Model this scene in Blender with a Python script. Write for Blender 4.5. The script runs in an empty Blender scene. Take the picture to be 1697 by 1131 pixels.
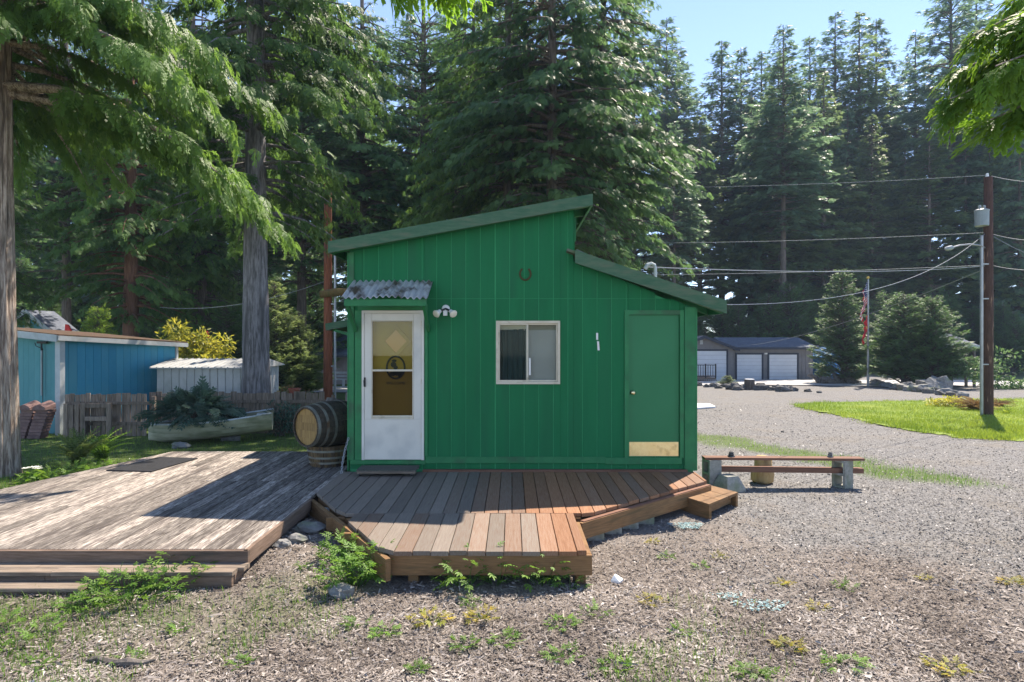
import bpy, math, random
import numpy as np
from mathutils import Vector, Matrix
R_ = math.radians
sc = bpy.context.scene
COL = sc.collection
# ---------------------------------------------------------------- camera, sky, sun, exposure
F, CX, HY, CH = 1000.0, 848.5, 563.0, 2.12      # focal length in photo pixels, centre column, horizon row, eye height
cam_d = bpy.data.cameras.new('camera'); cam = bpy.data.objects.new('camera', cam_d); COL.objects.link(cam)
cam_d.sensor_width = 36.0; cam_d.lens = 36.0 * F / 1697.0; cam_d.clip_end = 3000; cam_d.clip_start = 0.05
cam_d.shift_y = -2.5 / 1697.0
cam.location = (0, 0, CH); cam.rotation_euler = (math.pi / 2, 0, 0)
sc.camera = cam
SUN = Vector((0.437, 0.60, 1.0)).normalized()
elev = math.asin(SUN.z); azim = math.atan2(SUN.x, SUN.y)
w = bpy.data.worlds.new('World'); sc.world = w; w.use_nodes = True
nt = w.node_tree; nt.nodes.clear()
sky = nt.nodes.new('ShaderNodeTexSky'); sky.sky_type = 'NISHITA'; sky.sun_disc = False
sky.sun_elevation = elev; sky.sun_rotation = azim; sky.altitude = 100; sky.air_density = 0.58; sky.dust_density = 0.0; sky.ozone_density = 3.0
bg = nt.nodes.new('ShaderNodeBackground'); bg.inputs[1].default_value = 0.15
wo = nt.nodes.new('ShaderNodeOutputWorld')
nt.links.new(sky.outputs[0], bg.inputs[0]); nt.links.new(bg.outputs[0], wo.inputs[0])
sun_d = bpy.data.lights.new('sun', 'SUN'); sun_d.energy = 3.65; sun_d.angle = R_(0.53); sun_d.color = (1.0, 0.99, 0.93)
sun = bpy.data.objects.new('sun', sun_d); COL.objects.link(sun)
sun.rotation_euler = SUN.to_track_quat('Z', 'Y').to_euler(); sun.location = SUN * 60
sc.view_settings.view_transform = 'Standard'; sc.view_settings.look = 'None'
sc.view_settings.exposure = 1.54; sc.view_settings.gamma = 1.0; sc.view_settings.use_curve_mapping = False
sc.view_settings.use_white_balance = True; sc.view_settings.white_balance_temperature = 7500; sc.view_settings.white_balance_tint = 15
sc.cycles.max_bounces = 8; sc.cycles.diffuse_bounces = 4; sc.cycles.glossy_bounces = 2; sc.cycles.transmission_bounces = 6
sc.cycles.transparent_max_bounces = 16; sc.cycles.volume_bounces = 0
sc.cycles.use_denoising = True; sc.cycles.caustics_reflective = False; sc.cycles.caustics_refractive = False
sc.cycles.sample_clamp_indirect = 6.0

# ---------------------------------------------------------------- helpers
rnd = random.Random(11)
def gz(x, y):                                   # height of the ground: level by the shed, falling gently beyond it
    t = max(0.0, min(y, 55.0) - 8.5)
    z = -0.027 * t
    if y < 8.5 and x < -1.5: z += 0.04 * min(1.0, (-1.5 - x) / 1.5) * min(1.0, max(0, (8.5 - y) / 2))
    z += 0.11 * math.exp(-((x + 2.15)**2 / 0.22 + (y - 6.2)**2 / 0.9))      # litter banked up between the decks
    return z
def P(px, py, Y): return Vector(((px - CX) / F * Y, Y, CH - (py - HY) / F * Y))
def G(px, py):                                  # where the ray through a photo pixel meets the ground
    Y = 10.0
    for _ in range(60):
        Y = 0.5 * Y + 0.5 * min(400.0, (CH - gz((px - CX) / F * Y, Y)) * F / max(1.0, py - HY))
    X = (px - CX) / F * Y
    return Vector((X, Y, gz(X, Y)))

class MB:
    """collects shapes, builds ONE mesh"""
    def __init__(s): s.v = []; s.f = []; s.m = []
    def add(s, vs, fs, mi=0):
        o = len(s.v); s.v.extend([tuple(v) for v in vs]); s.f.extend([tuple(i + o for i in f) for f in fs]); s.m.extend([mi] * len(fs)); return s
    def box(s, x0, x1, y0, y1, z0, z1, mi=0):
        return s.add([(x0,y0,z0),(x1,y0,z0),(x1,y1,z0),(x0,y1,z0),(x0,y0,z1),(x1,y0,z1),(x1,y1,z1),(x0,y1,z1)],
                     [(0,3,2,1),(4,5,6,7),(0,1,5,4),(1,2,6,5),(2,3,7,6),(3,0,4,7)], mi)
    def cbox(s, x0, x1, y0, y1, z0, z1, c=0.004, axis=1, mi=0):
        """box with chamfered long edges (axis = long direction)"""
        r = [(x0,x1),(y0,y1),(z0,z1)]; a, b = [(1,2),(2,0),(0,1)][axis]
        (a0,a1),(b0,b1) = r[a], r[b]
        prof = [(a0+c,b0),(a1-c,b0),(a1,b0+c),(a1,b1-c),(a1-c,b1),(a0+c,b1),(a0,b1-c),(a0,b0+c)]
        vs = []
        for e in r[axis]:
            for (u, v_) in prof:
                p = [0,0,0]; p[axis] = e; p[a] = u; p[b] = v_; vs.append(p)
        fs = [tuple(range(7,-1,-1)), tuple(range(8,16))] + [(i,(i+1)%8,8+(i+1)%8,8+i) for i in range(8)]
        return s.add(vs, fs, mi)
    def prism(s, poly, h0, h1, axis=2, mi=0):
        """extrude a 2D polygon (ccw) along axis"""
        n = len(poly); vs = []
        for h in (h0, h1):
            for (u, v_) in poly:
                vs.append({2:(u,v_,h), 1:(u,h,v_), 0:(h,u,v_)}[axis])
        fs = [tuple(range(n-1,-1,-1)), tuple(range(n,2*n))] + [(i,(i+1)%n,n+(i+1)%n,n+i) for i in range(n)]
        return s.add(vs, fs, mi)
    def beam(s, p, q, w, h, up=(0,0,1), mi=0):
        p, q = Vector(p), Vector(q); d = (q-p).normalized(); sx = d.cross(Vector(up)).normalized(); u = sx.cross(d)
        vs = [e + sx*a*w/2 + u*b*h/2 for e in (p, q) for a, b in ((-1,-1),(1,-1),(1,1),(-1,1))]
        return s.add(vs, [(0,1,2,3),(7,6,5,4),(0,4,5,1),(1,5,6,2),(2,6,7,3),(3,7,4,0)], mi)
    def tube(s, pts, rad, n=8, caps=True, mi=0):
        pts = [Vector(p) for p in pts]; k = len(pts)
        if not hasattr(rad, '__len__'): rad = [rad] * k
        ref = None; vs = []
        for i, p in enumerate(pts):
            d = (pts[min(i+1,k-1)] - pts[max(i-1,0)]).normalized()
            if ref is None: ref = Vector((1,0,0)) if abs(d.x) < 0.8 else Vector((0,1,0))
            a = (ref - d*ref.dot(d)).normalized(); ref = a; b = d.cross(a)
            vs += [p + (a*math.cos(2*math.pi*j/n) + b*math.sin(2*math.pi*j/n))*rad[i] for j in range(n)]
        fs = [(i*n+j, i*n+(j+1)%n, (i+1)*n+(j+1)%n, (i+1)*n+j) for i in range(k-1) for j in range(n)]
        if caps: fs += [tuple(range(n-1,-1,-1)), tuple((k-1)*n+j for j in range(n))]
        return s.add(vs, fs, mi)
    def lathe(s, prof, n=24, M=None, mi=0, caps=True):
        vs = [(r*math.cos(2*math.pi*j/n), r*math.sin(2*math.pi*j/n), z) for r, z in prof for j in range(n)]
        if M is not None: vs = [M @ Vector(v) for v in vs]
        k = len(prof)
        fs = [(i*n+j, i*n+(j+1)%n, (i+1)*n+(j+1)%n, (i+1)*n+j) for i in range(k-1) for j in range(n)]
        if caps: fs += [tuple(range(n-1,-1,-1)), tuple((k-1)*n+j for j in range(n))]
        return s.add(vs, fs, mi)
    def build(s, name, mat, parent=None, origin=None, smooth=False):
        me = bpy.data.meshes.new(name)
        o = Vector(origin) if origin is not None else Vector((0,0,0))
        me.from_pydata([tuple(Vector(v)-o) for v in s.v], [], s.f); 
        for m in (mat if isinstance(mat, (list, tuple)) else [mat]): me.materials.append(M_[m])
        if max(s.m, default=0) > 0: me.polygons.foreach_set('material_index', s.m)
        if smooth: me.polygons.foreach_set('use_smooth', [True]*len(s.f))
        me.update()
        return link(name, me, parent, o)
def link(name, me, parent=None, loc=(0,0,0)):
    ob = bpy.data.objects.new(name, me); COL.objects.link(ob)
    if parent is not None:
        ob.parent = parent
        loc = Vector(loc) - wloc(parent)
    ob.location = loc
    return ob
def wloc(o):
    l = Vector(o.location)
    while o.parent is not None: o = o.parent; l = l + Vector(o.location)
    return l
def tag(o, label, cat, group=None, kind=None):
    if label: o['label'] = label
    if cat: o['category'] = cat
    if group: o['group'] = group
    if kind: o['kind'] = kind
    return o
def thing(name, loc, label, cat, group=None):
    o = bpy.data.objects.new(name, None); COL.objects.link(o); o.location = loc; o.empty_display_size = 0.2
    return tag(o, label, cat, group)
def struct(o): o['kind'] = 'structure'; return o

# ---------------------------------------------------------------- materials
M_ = {}
def nodes(name):
    m = bpy.data.materials.new(name); m.use_nodes = True; n = m.node_tree; n.nodes.clear(); M_[name] = m
    return m, n, n.nodes.new, n.links.new
def mat(name, c1, c2=None, scale=6.0, rough=0.8, stretch=(1,1,1), lo=0.35, hi=0.65, detail=6, c3=None, s3=1.2, lo3=0.55, hi3=0.7,
        bump=0.0, bdist=0.01, rand=0.0, spec=0.3, metal=0.0, wear=None, coat=0.0):
    """two-tone noise colour, optional third tone in blotches, per-object brightness jitter, fine bump"""
    m, n, N, L = nodes(name)
    out = N('ShaderNodeOutputMaterial'); b = N('ShaderNodeBsdfPrincipled'); L(b.outputs[0], out.inputs[0])
    b.inputs['Roughness'].default_value = rough; b.inputs['Specular IOR Level'].default_value = spec; b.inputs['Metallic'].default_value = metal
    b.inputs['Coat Weight'].default_value = coat
    tc = N('ShaderNodeTexCoord'); oi = N('ShaderNodeObjectInfo')
    mp = N('ShaderNodeMapping'); mp.inputs['Scale'].default_value = stretch
    ad = N('ShaderNodeVectorMath'); ad.operation = 'ADD'
    mu = N('ShaderNodeMath'); mu.operation = 'MULTIPLY'; mu.inputs[1].default_value = 37.0
    L(oi.outputs['Random'], mu.inputs[0]); L(tc.outputs['Object'], mp.inputs[0]); L(mp.outputs[0], ad.inputs[0]); L(mu.outputs[0], ad.inputs[1])
    nz = N('ShaderNodeTexNoise'); nz.inputs['Scale'].default_value = scale; nz.inputs['Detail'].default_value = detail; nz.inputs['Roughness'].default_value = 0.65
    L(ad.outputs[0], nz.inputs['Vector'])
    rp = N('ShaderNodeMapRange'); rp.inputs[1].default_value = lo; rp.inputs[2].default_value = hi; L(nz.outputs[0], rp.inputs[0])
    mx = N('ShaderNodeMix'); mx.data_type = 'RGBA'; mx.inputs[6].default_value = (*c1, 1); mx.inputs[7].default_value = (*(c2 or c1), 1)
    L(rp.outputs[0], mx.inputs[0]); col = mx.outputs[2]
    if c3:
        n3 = N('ShaderNodeTexNoise'); n3.inputs['Scale'].default_value = s3; n3.inputs['Detail'].default_value = 5; L(ad.outputs[0], n3.inputs['Vector'])
        r3 = N('ShaderNodeMapRange'); r3.inputs[1].default_value = lo3; r3.inputs[2].default_value = hi3; L(n3.outputs[0], r3.inputs[0])
        m3 = N('ShaderNodeMix'); m3.data_type = 'RGBA'; L(r3.outputs[0], m3.inputs[0]); L(col, m3.inputs[6]); m3.inputs[7].default_value = (*c3, 1); col = m3.outputs[2]
    if wear:                                    # the object's own "wear" value mixes towards a weathered colour
        at = N('ShaderNodeAttribute'); at.attribute_type = 'OBJECT'; at.attribute_name = 'wear'
        a2 = N('ShaderNodeMath'); a2.operation = 'MULTIPLY_ADD'; L(rp.outputs[0], a2.inputs[0]); a2.inputs[1].default_value = 0.5
        a3 = N('ShaderNodeMath'); a3.operation = 'SUBTRACT'; L(at.outputs['Fac'], a3.inputs[0]); a3.inputs[1].default_value = 0.25; L(a3.outputs[0], a2.inputs[2]); a2.use_clamp = True
        wm = N('ShaderNodeMix'); wm.data_type = 'RGBA'; wm.inputs[6].default_value = (*wear[0],1); wm.inputs[7].default_value = (*wear[1],1); L(nz.outputs[0], wm.inputs[0])
        m4 = N('ShaderNodeMix'); m4.data_type = 'RGBA'; L(a2.outputs[0], m4.inputs[0]); L(col, m4.inputs[6]); L(wm.outputs[2], m4.inputs[7]); col = m4.outputs[2]
    if rand:
        rr = N('ShaderNodeMapRange'); rr.inputs[3].default_value = 1-rand; rr.inputs[4].default_value = 1+rand; L(oi.outputs['Random'], rr.inputs[0])
        hv = N('ShaderNodeHueSaturation'); L(rr.outputs[0], hv.inputs['Value']); L(col, hv.inputs['Color']); col = hv.outputs[0]
    L(col, b.inputs['Base Color'])
    if bump:
        bp = N('ShaderNodeBump'); bp.inputs['Strength'].default_value = bump; bp.inputs['Distance'].default_value = bdist
        L(nz.outputs[0], bp.inputs['Height']); L(bp.outputs[0], b.inputs['Normal'])
    return m
def leafmat(name, c1, c2, trans=0.35, rough=0.45, spec=0.4, tc_=None):
    """leaf colour from the mesh's per-leaf tint; light passes through"""
    m, n, N, L = nodes(name)
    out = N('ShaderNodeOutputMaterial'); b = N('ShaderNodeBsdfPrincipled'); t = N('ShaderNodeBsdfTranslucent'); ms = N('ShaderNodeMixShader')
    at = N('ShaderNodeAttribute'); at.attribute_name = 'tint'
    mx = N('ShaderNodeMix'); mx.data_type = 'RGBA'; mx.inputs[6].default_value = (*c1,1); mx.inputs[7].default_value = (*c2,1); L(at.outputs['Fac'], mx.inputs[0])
    oi = N('ShaderNodeObjectInfo'); rr = N('ShaderNodeMapRange'); rr.inputs[3].default_value = 0.82; rr.inputs[4].default_value = 1.18; L(oi.outputs['Random'], rr.inputs[0])
    hv = N('ShaderNodeHueSaturation'); L(rr.outputs[0], hv.inputs['Value']); L(mx.outputs[2], hv.inputs['Color'])
    L(hv.outputs[0], b.inputs['Base Color']); b.inputs['Roughness'].default_value = rough; b.inputs['Specular IOR Level'].default_value = spec
    hs = N('ShaderNodeHueSaturation'); hs.inputs['Value'].default_value = 1.7; hs.inputs['Hue'].default_value = 0.485; hs.inputs['Saturation'].default_value = 1.05
    L(hv.outputs[0], hs.inputs['Color']); L(hs.outputs[0], t.inputs[0])
    ms.inputs[0].default_value = trans; L(b.outputs[0], ms.inputs[1]); L(t.outputs[0], ms.inputs[2]); L(ms.outputs[0], out.inputs[0])
    return m
def tintmat(name, stops, rough=0.85, spec=0.2):
    """scattered bits: colour picked from a ramp by the mesh's per-piece tint"""
    m, n, N, L = nodes(name)
    out = N('ShaderNodeOutputMaterial'); b = N('ShaderNodeBsdfPrincipled'); L(b.outputs[0], out.inputs[0])
    at = N('ShaderNodeAttribute'); at.attribute_name = 'tint'; rp = N('ShaderNodeValToRGB'); L(at.outputs['Fac'], rp.inputs[0])
    e = rp.color_ramp.elements
    while len(e) < len(stops): e.new(0.5)
    for i, (p, c) in enumerate(stops): e[i].position = p; e[i].color = (*c, 1)
    L(rp.outputs[0], b.inputs['Base Color']); b.inputs['Roughness'].default_value = rough; b.inputs['Specular IOR Level'].default_value = spec
    return m
def glass(name, tint=(0.9,0.95,0.95), alpha=0.25, rough=0.02):
    m, n, N, L = nodes(name)
    out = N('ShaderNodeOutputMaterial'); g = N('ShaderNodeBsdfGlossy'); t = N('ShaderNodeBsdfTransparent'); ms = N('ShaderNodeMixShader'); fr = N('ShaderNodeFresnel')
    fr.inputs[0].default_value = 1.5; g.inputs['Roughness'].default_value = rough; t.inputs[0].default_value = (*tint,1)
    ad = N('ShaderNodeMath'); ad.inputs[1].default_value = alpha; ad.use_clamp = True; fm = N('ShaderNodeMath'); fm.operation = 'MULTIPLY'; fm.inputs[1].default_value = 0.10; L(fr.outputs[0], fm.inputs[0]); L(fm.outputs[0], ad.inputs[0])
    L(ad.outputs[0], ms.inputs[0]); L(t.outputs[0], ms.inputs[1]); L(g.outputs[0], ms.inputs[2]); L(ms.outputs[0], out.inputs[0])
    return m

mat('green_paint', (0.004,0.140,0.052), (0.006,0.160,0.061), 2.2, 0.55, stretch=(3,3,0.35), c3=(0.014,0.122,0.055), s3=0.9, lo3=0.5, hi3=0.8, bump=0.15, bdist=0.002, rand=0.025, spec=0.06)
mat('green_trim', (0.010,0.155,0.058), (0.018,0.195,0.07), 3, 0.6, stretch=(2,2,2), c3=(0.03,0.11,0.05), bump=0.2, bdist=0.002, rand=0.06)
mat('green_fascia', (0.028,0.105,0.058), (0.075,0.145,0.085), 4, 0.75, stretch=(1.2,1.2,6), c3=(0.11,0.14,0.09), s3=3, lo3=0.5, hi3=0.75, bump=0.3, bdist=0.003)
mat('green_door', (0.008,0.165,0.062), (0.012,0.18,0.07), 1.2, 0.45, rand=0.0)
mat('groove_lit_green', (0.02,0.25,0.105), (0.035,0.30,0.13), 3, 0.7, spec=0.1)  # paler than the boards: reflected light in the grooves put into the colour
mat('seam_dark', (0.003,0.035,0.016), (0.005,0.045,0.02), 5, 0.9)
mat('roofing', (0.09,0.10,0.09), (0.16,0.17,0.14), 9, 0.95, c3=(0.10,0.14,0.06), s3=2, bump=0.4)
mat('white_door', (0.60,0.57,0.50), (0.66,0.63,0.56), 2, 0.4, c3=(0.47,0.46,0.42), s3=1.5)
mat('cream_frame', (0.62,0.56,0.44), (0.55,0.48,0.36), 8, 0.5, c3=(0.40,0.34,0.24), s3=10, lo3=0.6, hi3=0.75)
mat('yellow_door', (0.52,0.31,0.035), (0.58,0.36,0.05), 2, 0.6)
mat('orange_pane', (0.85,0.42,0.11), (0.88,0.47,0.15), 3, 0.5)
mat('dark_metal', (0.02,0.02,0.02), (0.035,0.032,0.03), 9, 0.6)
mat('rust_metal', (0.045,0.055,0.02), (0.10,0.05,0.02), 30, 0.9, bump=0.5)
mat('curtain', (0.010,0.028,0.025), (0.028,0.055,0.05), 5, 0.95, stretch=(8,8,0.6))
mat('screen', (0.74,0.69,0.62), (0.80,0.75,0.68), 3, 0.9)
mat('tan_valance', (0.62,0.52,0.38), (0.55,0.45,0.32), 3, 0.9)
mat('brass', (0.90,0.76,0.44), (0.82,0.66,0.34), 14, 0.30, metal=1.0, c3=(0.55,0.42,0.2), s3=6)
mat('galvanised', (0.42,0.42,0.41), (0.58,0.58,0.57), 7, 0.5, metal=0.35, c3=(0.12,0.09,0.065), s3=5, lo3=0.46, hi3=0.62, bump=0.2)
mat('pipe_metal', (0.35,0.40,0.38), (0.48,0.52,0.50), 9, 0.5, metal=0.4)
mat('lamp_glass', (0.72,0.68,0.55), (0.8,0.76,0.62), 4, 0.2, spec=0.6)
mat('white_plastic', (0.68,0.68,0.64), (0.75,0.75,0.72), 5, 0.45)
mat('grey_plastic', (0.30,0.33,0.33), (0.38,0.40,0.40), 6, 0.6)
WEAR = ((0.085,0.068,0.056),(0.285,0.235,0.19))
mat('deck_wood', (0.20,0.085,0.040), (0.36,0.17,0.085), 7, 0.75, stretch=(16,0.7,6), lo=0.3, hi=0.7, wear=WEAR, bump=0.35, bdist=0.004, rand=0.22)
mat('beam_wood', (0.155,0.080,0.034), (0.26,0.14,0.06), 6, 0.75, stretch=(1.0,1.0,14), bump=0.3, bdist=0.003, c3=(0.13,0.08,0.035), s3=2.2, rand=0.1)
mat('old_deck', (0.115,0.095,0.082), (0.55,0.485,0.42), 6, 0.85, stretch=(15,1.1,5), lo=0.42, hi=0.70, c3=(0.085,0.068,0.06), s3=0.9, lo3=0.50, hi3=0.70, bump=0.5, bdist=0.004, rand=0.38)
mat('old_fascia', (0.13,0.085,0.06), (0.22,0.15,0.11), 6, 0.85, stretch=(0.8,0.8,12), c3=(0.07,0.055,0.045), bump=0.3, rand=0.12)
mat('step_wood', (0.16,0.12,0.09), (0.30,0.235,0.18), 6, 0.85, stretch=(0.7,12,6), c3=(0.09,0.075,0.06), s3=2, bump=0.4, rand=0.15)
mat('rubber', (0.012,0.013,0.015), (0.03,0.03,0.033), 30, 0.75, bump=0.3)
mat('carpet', (0.05,0.055,0.045), (0.11,0.11,0.09), 60, 0.95, bump=0.6)
mat('concrete', (0.22,0.22,0.19), (0.34,0.33,0.29), 22, 0.95, c3=(0.16,0.19,0.10), s3=4, lo3=0.5, hi3=0.75, bump=0.5, bdist=0.004, rand=0.1)
mat('plank_red', (0.15,0.068,0.042), (0.23,0.115,0.075), 5, 0.8, stretch=(0.6,8,10), bump=0.3, rand=0.1)
mat('log_wood', (0.36,0.24,0.10), (0.48,0.34,0.17), 5, 0.85, stretch=(6,6,1), c3=(0.2,0.13,0.06), bump=0.4)
mat('stump_wood', (0.09,0.075,0.065), (0.22,0.19,0.165), 5, 0.95, stretch=(3,3,1), c3=(0.04,0.035,0.03), bump=0.7, bdist=0.02)
mat('stone', (0.14,0.14,0.135), (0.26,0.255,0.245), 8, 0.95, c3=(0.20,0.22,0.14), s3=3, bump=0.6, bdist=0.01, rand=0.25)
mat('dark_stone', (0.06,0.06,0.062), (0.13,0.13,0.13), 8, 0.95, bump=0.6, rand=0.25)
mat('stave', (0.030,0.024,0.018), (0.085,0.065,0.045), 6, 0.8, stretch=(6,6,0.8), c3=(0.05,0.055,0.04), s3=5, bump=0.5, bdist=0.006, rand=0.2)
mat('wet_stave', (0.10,0.065,0.028), (0.19,0.12,0.055), 6, 0.75, stretch=(6,6,1), c3=(0.035,0.022,0.015), s3=3, lo3=0.42, hi3=0.6, bump=0.4, rand=0.2)
mat('barrel_head', (0.22,0.125,0.04), (0.40,0.25,0.09), 5, 0.7, stretch=(9,9,0.8), c3=(0.14,0.08,0.03), s3=2.5, bump=0.3, rand=0.12)
mat('hoop', (0.17,0.17,0.14), (0.27,0.27,0.23), 10, 0.6, metal=0.5, c3=(0.14,0.08,0.04), s3=5)
mat('blue_paint', (0.025,0.27,0.42), (0.04,0.30,0.45), 2, 0.7, stretch=(1,1,0.5), c3=(0.08,0.33,0.42), s3=0.7, lo3=0.45, hi3=0.7, rand=0.06)
mat('teal_paint', (0.06,0.25,0.27), (0.09,0.29,0.31), 2, 0.75, stretch=(1,1,0.5), rand=0.05)
mat('trim_white', (0.38,0.41,0.42), (0.47,0.49,0.49), 5, 0.7, c3=(0.35,0.36,0.34), s3=3, rand=0.05)
mat('mossy_roof', (0.060,0.038,0.025), (0.11,0.062,0.038), 7, 0.95, c3=(0.07,0.075,0.035), s3=3, bump=0.8, bdist=0.02)
mat('grey_metal', (0.38,0.39,0.38), (0.46,0.46,0.45), 3, 0.5, c3=(0.33,0.34,0.32), s3=2, rand=0.03)
mat('fence_wood', (0.15,0.112,0.085), (0.29,0.225,0.175), 6, 0.9, stretch=(7,7,0.6), c3=(0.07,0.06,0.045), s3=3, bump=0.4, rand=0.22)
mat('boat_hull', (0.34,0.33,0.22), (0.42,0.40,0.28), 4, 0.65, stretch=(1,1,3), c3=(0.20,0.21,0.12), s3=2.5, lo3=0.45, hi3=0.7, bump=0.15)
mat('boat_in', (0.45,0.50,0.52), (0.56,0.60,0.62), 4, 0.6, c3=(0.25,0.26,0.22), s3=3)
mat('soil', (0.06,0.045,0.035), (0.13,0.10,0.085), 12, 0.95, bump=0.8, bdist=0.03)
mat('terracotta', (0.26,0.075,0.045), (0.34,0.11,0.07), 6, 0.9, c3=(0.20,0.10,0.08), s3=4, rand=0.12, bump=0.3)
mat('brick_red', (0.16,0.092,0.082), (0.25,0.155,0.138), 8, 0.9, c3=(0.15,0.09,0.08), s3=4, rand=0.15, bump=0.4)
mat('bark_cedar', (0.19,0.135,0.105), (0.50,0.41,0.34), 7, 0.95, stretch=(5,5,0.5), lo=0.40, hi=0.60, c3=(0.09,0.075,0.06), s3=2, bump=0.9, bdist=0.03)
mat('bark_grey', (0.10,0.092,0.09), (0.27,0.25,0.25), 6, 0.95, stretch=(4,4,0.4), lo=0.40, hi=0.60, c3=(0.05,0.05,0.048), s3=1.5, bump=0.9, bdist=0.03)
mat('bark_fir', (0.07,0.055,0.045), (0.17,0.14,0.12), 4, 0.95, stretch=(4,4,0.5), bump=0.8, bdist=0.04)
mat('bark_red', (0.13,0.06,0.04), (0.24,0.12,0.08), 4, 0.95, stretch=(4,4,0.5), bump=0.8, bdist=0.03)
mat('pole_rust', (0.16,0.048,0.022), (0.29,0.095,0.048), 6, 0.85, stretch=(5,5,0.5), c3=(0.10,0.05,0.035), s3=2, bump=0.4)
mat('pole_brown', (0.055,0.028,0.024), (0.105,0.055,0.045), 6, 0.85, stretch=(5,5,0.5), c3=(0.30,0.18,0.13), s3=3.5, lo3=0.62, hi3=0.68, bump=0.5)
mat('aluminium', (0.26,0.27,0.28), (0.34,0.35,0.36), 6, 0.4, metal=0.5)
mat('transformer', (0.22,0.26,0.27), (0.28,0.31,0.32), 6, 0.5)
mat('wire', (0.20,0.22,0.24), (0.26,0.28,0.30), 3, 0.6)
mat('garage_siding', (0.17,0.165,0.17), (0.20,0.195,0.20), 3, 0.8)
mat('garage_door', (0.60,0.63,0.68), (0.66,0.69,0.73), 2, 0.5)
mat('garage_trim', (0.03,0.038,0.055), (0.04,0.05,0.07), 4, 0.7)
mat('shingle', (0.085,0.10,0.13), (0.13,0.145,0.18), 8, 0.9, stretch=(1,1,4), c3=(0.16,0.18,0.21), s3=2, bump=0.4)
mat('lattice', (0.25,0.13,0.08), (0.33,0.19,0.12), 6, 0.85)
mat('blue_tarp', (0.03,0.22,0.52), (0.05,0.27,0.58), 4, 0.5)
mat('board_white', (0.62,0.63,0.64), (0.7,0.7,0.7), 4, 0.7)
mat('flag_blue', (0.02,0.03,0.13)); mat('flag_red', (0.55,0.03,0.04), (0.62,0.04,0.05), 5, 0.8); mat('flag_white', (0.72,0.70,0.68)); mat('flag_gold', (0.55,0.38,0.08))
mat('red_cloth', (0.70,0.03,0.03), (0.75,0.05,0.04), 5, 0.7)
mat('grey_house', (0.28,0.24,0.24), (0.34,0.30,0.30), 3, 0.85)
mat('moss_log', (0.10,0.075,0.03), (0.20,0.12,0.045), 7, 0.95, c3=(0.09,0.10,0.03), s3=4, bump=0.6, bdist=0.02)
glass('door_glass', (0.80,0.82,0.78), 0.015); glass('window_glass', (0.9,0.95,0.95), 0.0); glass('screen_glass', (0.66,0.64,0.62), 0.0, 0.4); glass('mesh_glass', (0.82,0.81,0.80), 0.0, 0.4)
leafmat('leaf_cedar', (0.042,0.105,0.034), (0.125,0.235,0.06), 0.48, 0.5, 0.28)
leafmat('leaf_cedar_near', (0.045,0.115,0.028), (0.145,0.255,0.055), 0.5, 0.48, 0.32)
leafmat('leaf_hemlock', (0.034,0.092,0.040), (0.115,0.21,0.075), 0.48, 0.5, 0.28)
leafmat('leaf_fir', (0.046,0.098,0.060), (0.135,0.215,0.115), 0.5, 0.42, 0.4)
leafmat('leaf_fir_sunlit', (0.070,0.130,0.058), (0.19,0.27,0.105), 0.5, 0.42, 0.4)  # lit copy of the fir leaf, sunlight put into its paler, yellower colour
leafmat('leaf_bush', (0.045,0.115,0.045), (0.135,0.235,0.080), 0.35, 0.5, 0.35)
leafmat('leaf_bright', (0.10,0.21,0.035), (0.24,0.36,0.06), 0.4, 0.5, 0.3)
leafmat('leaf_pale', (0.11,0.17,0.06), (0.26,0.34,0.13), 0.4, 0.5, 0.3)
leafmat('leaf_rhodo', (0.16,0.20,0.035), (0.46,0.43,0.07), 0.5, 0.45, 0.4)
leafmat('leaf_backlit', (0.10,0.22,0.028), (0.19,0.34,0.05), 0.55, 0.5, 0.2)  # cedar leaf colour brightened to stand in for sun shining through the boughs
leafmat('leaf_weed', (0.065,0.16,0.025), (0.17,0.31,0.05), 0.42, 0.5, 0.3)
leafmat('leaf_yellow', (0.20,0.24,0.04), (0.42,0.33,0.06), 0.4, 0.5, 0.3)
leafmat('leaf_juniper', (0.045,0.105,0.078), (0.105,0.185,0.135), 0.2, 0.6, 0.25)
leafmat('leaf_fern', (0.05,0.10,0.03), (0.16,0.20,0.055), 0.4, 0.5, 0.3)
leafmat('leaf_brown', (0.16,0.10,0.045), (0.30,0.22,0.10), 0.3, 0.7, 0.2)
leafmat('grass', (0.085,0.17,0.02), (0.24,0.31,0.05), 0.4, 0.5, 0.3)
leafmat('grass_shade', (0.07,0.17,0.025), (0.16,0.29,0.05), 0.4, 0.5, 0.3)
leafmat('petal', (0.75,0.75,0.70), (0.85,0.85,0.82), 0.3, 0.6, 0.2)
tintmat('litter', [(0,(0.06,0.048,0.041)),(0.3,(0.18,0.148,0.126)),(0.62,(0.31,0.268,0.236)),(0.9,(0.43,0.385,0.345)),(1,(0.58,0.53,0.48))])
tintmat('gravel_bits', [(0,(0.04,0.039,0.039)),(0.5,(0.16,0.155,0.15)),(0.85,(0.27,0.255,0.25)),(1,(0.50,0.48,0.46))])
tintmat('teal_bits', [(0,(0.14,0.26,0.27)),(0.6,(0.24,0.36,0.36)),(1,(0.45,0.52,0.50))])
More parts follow.
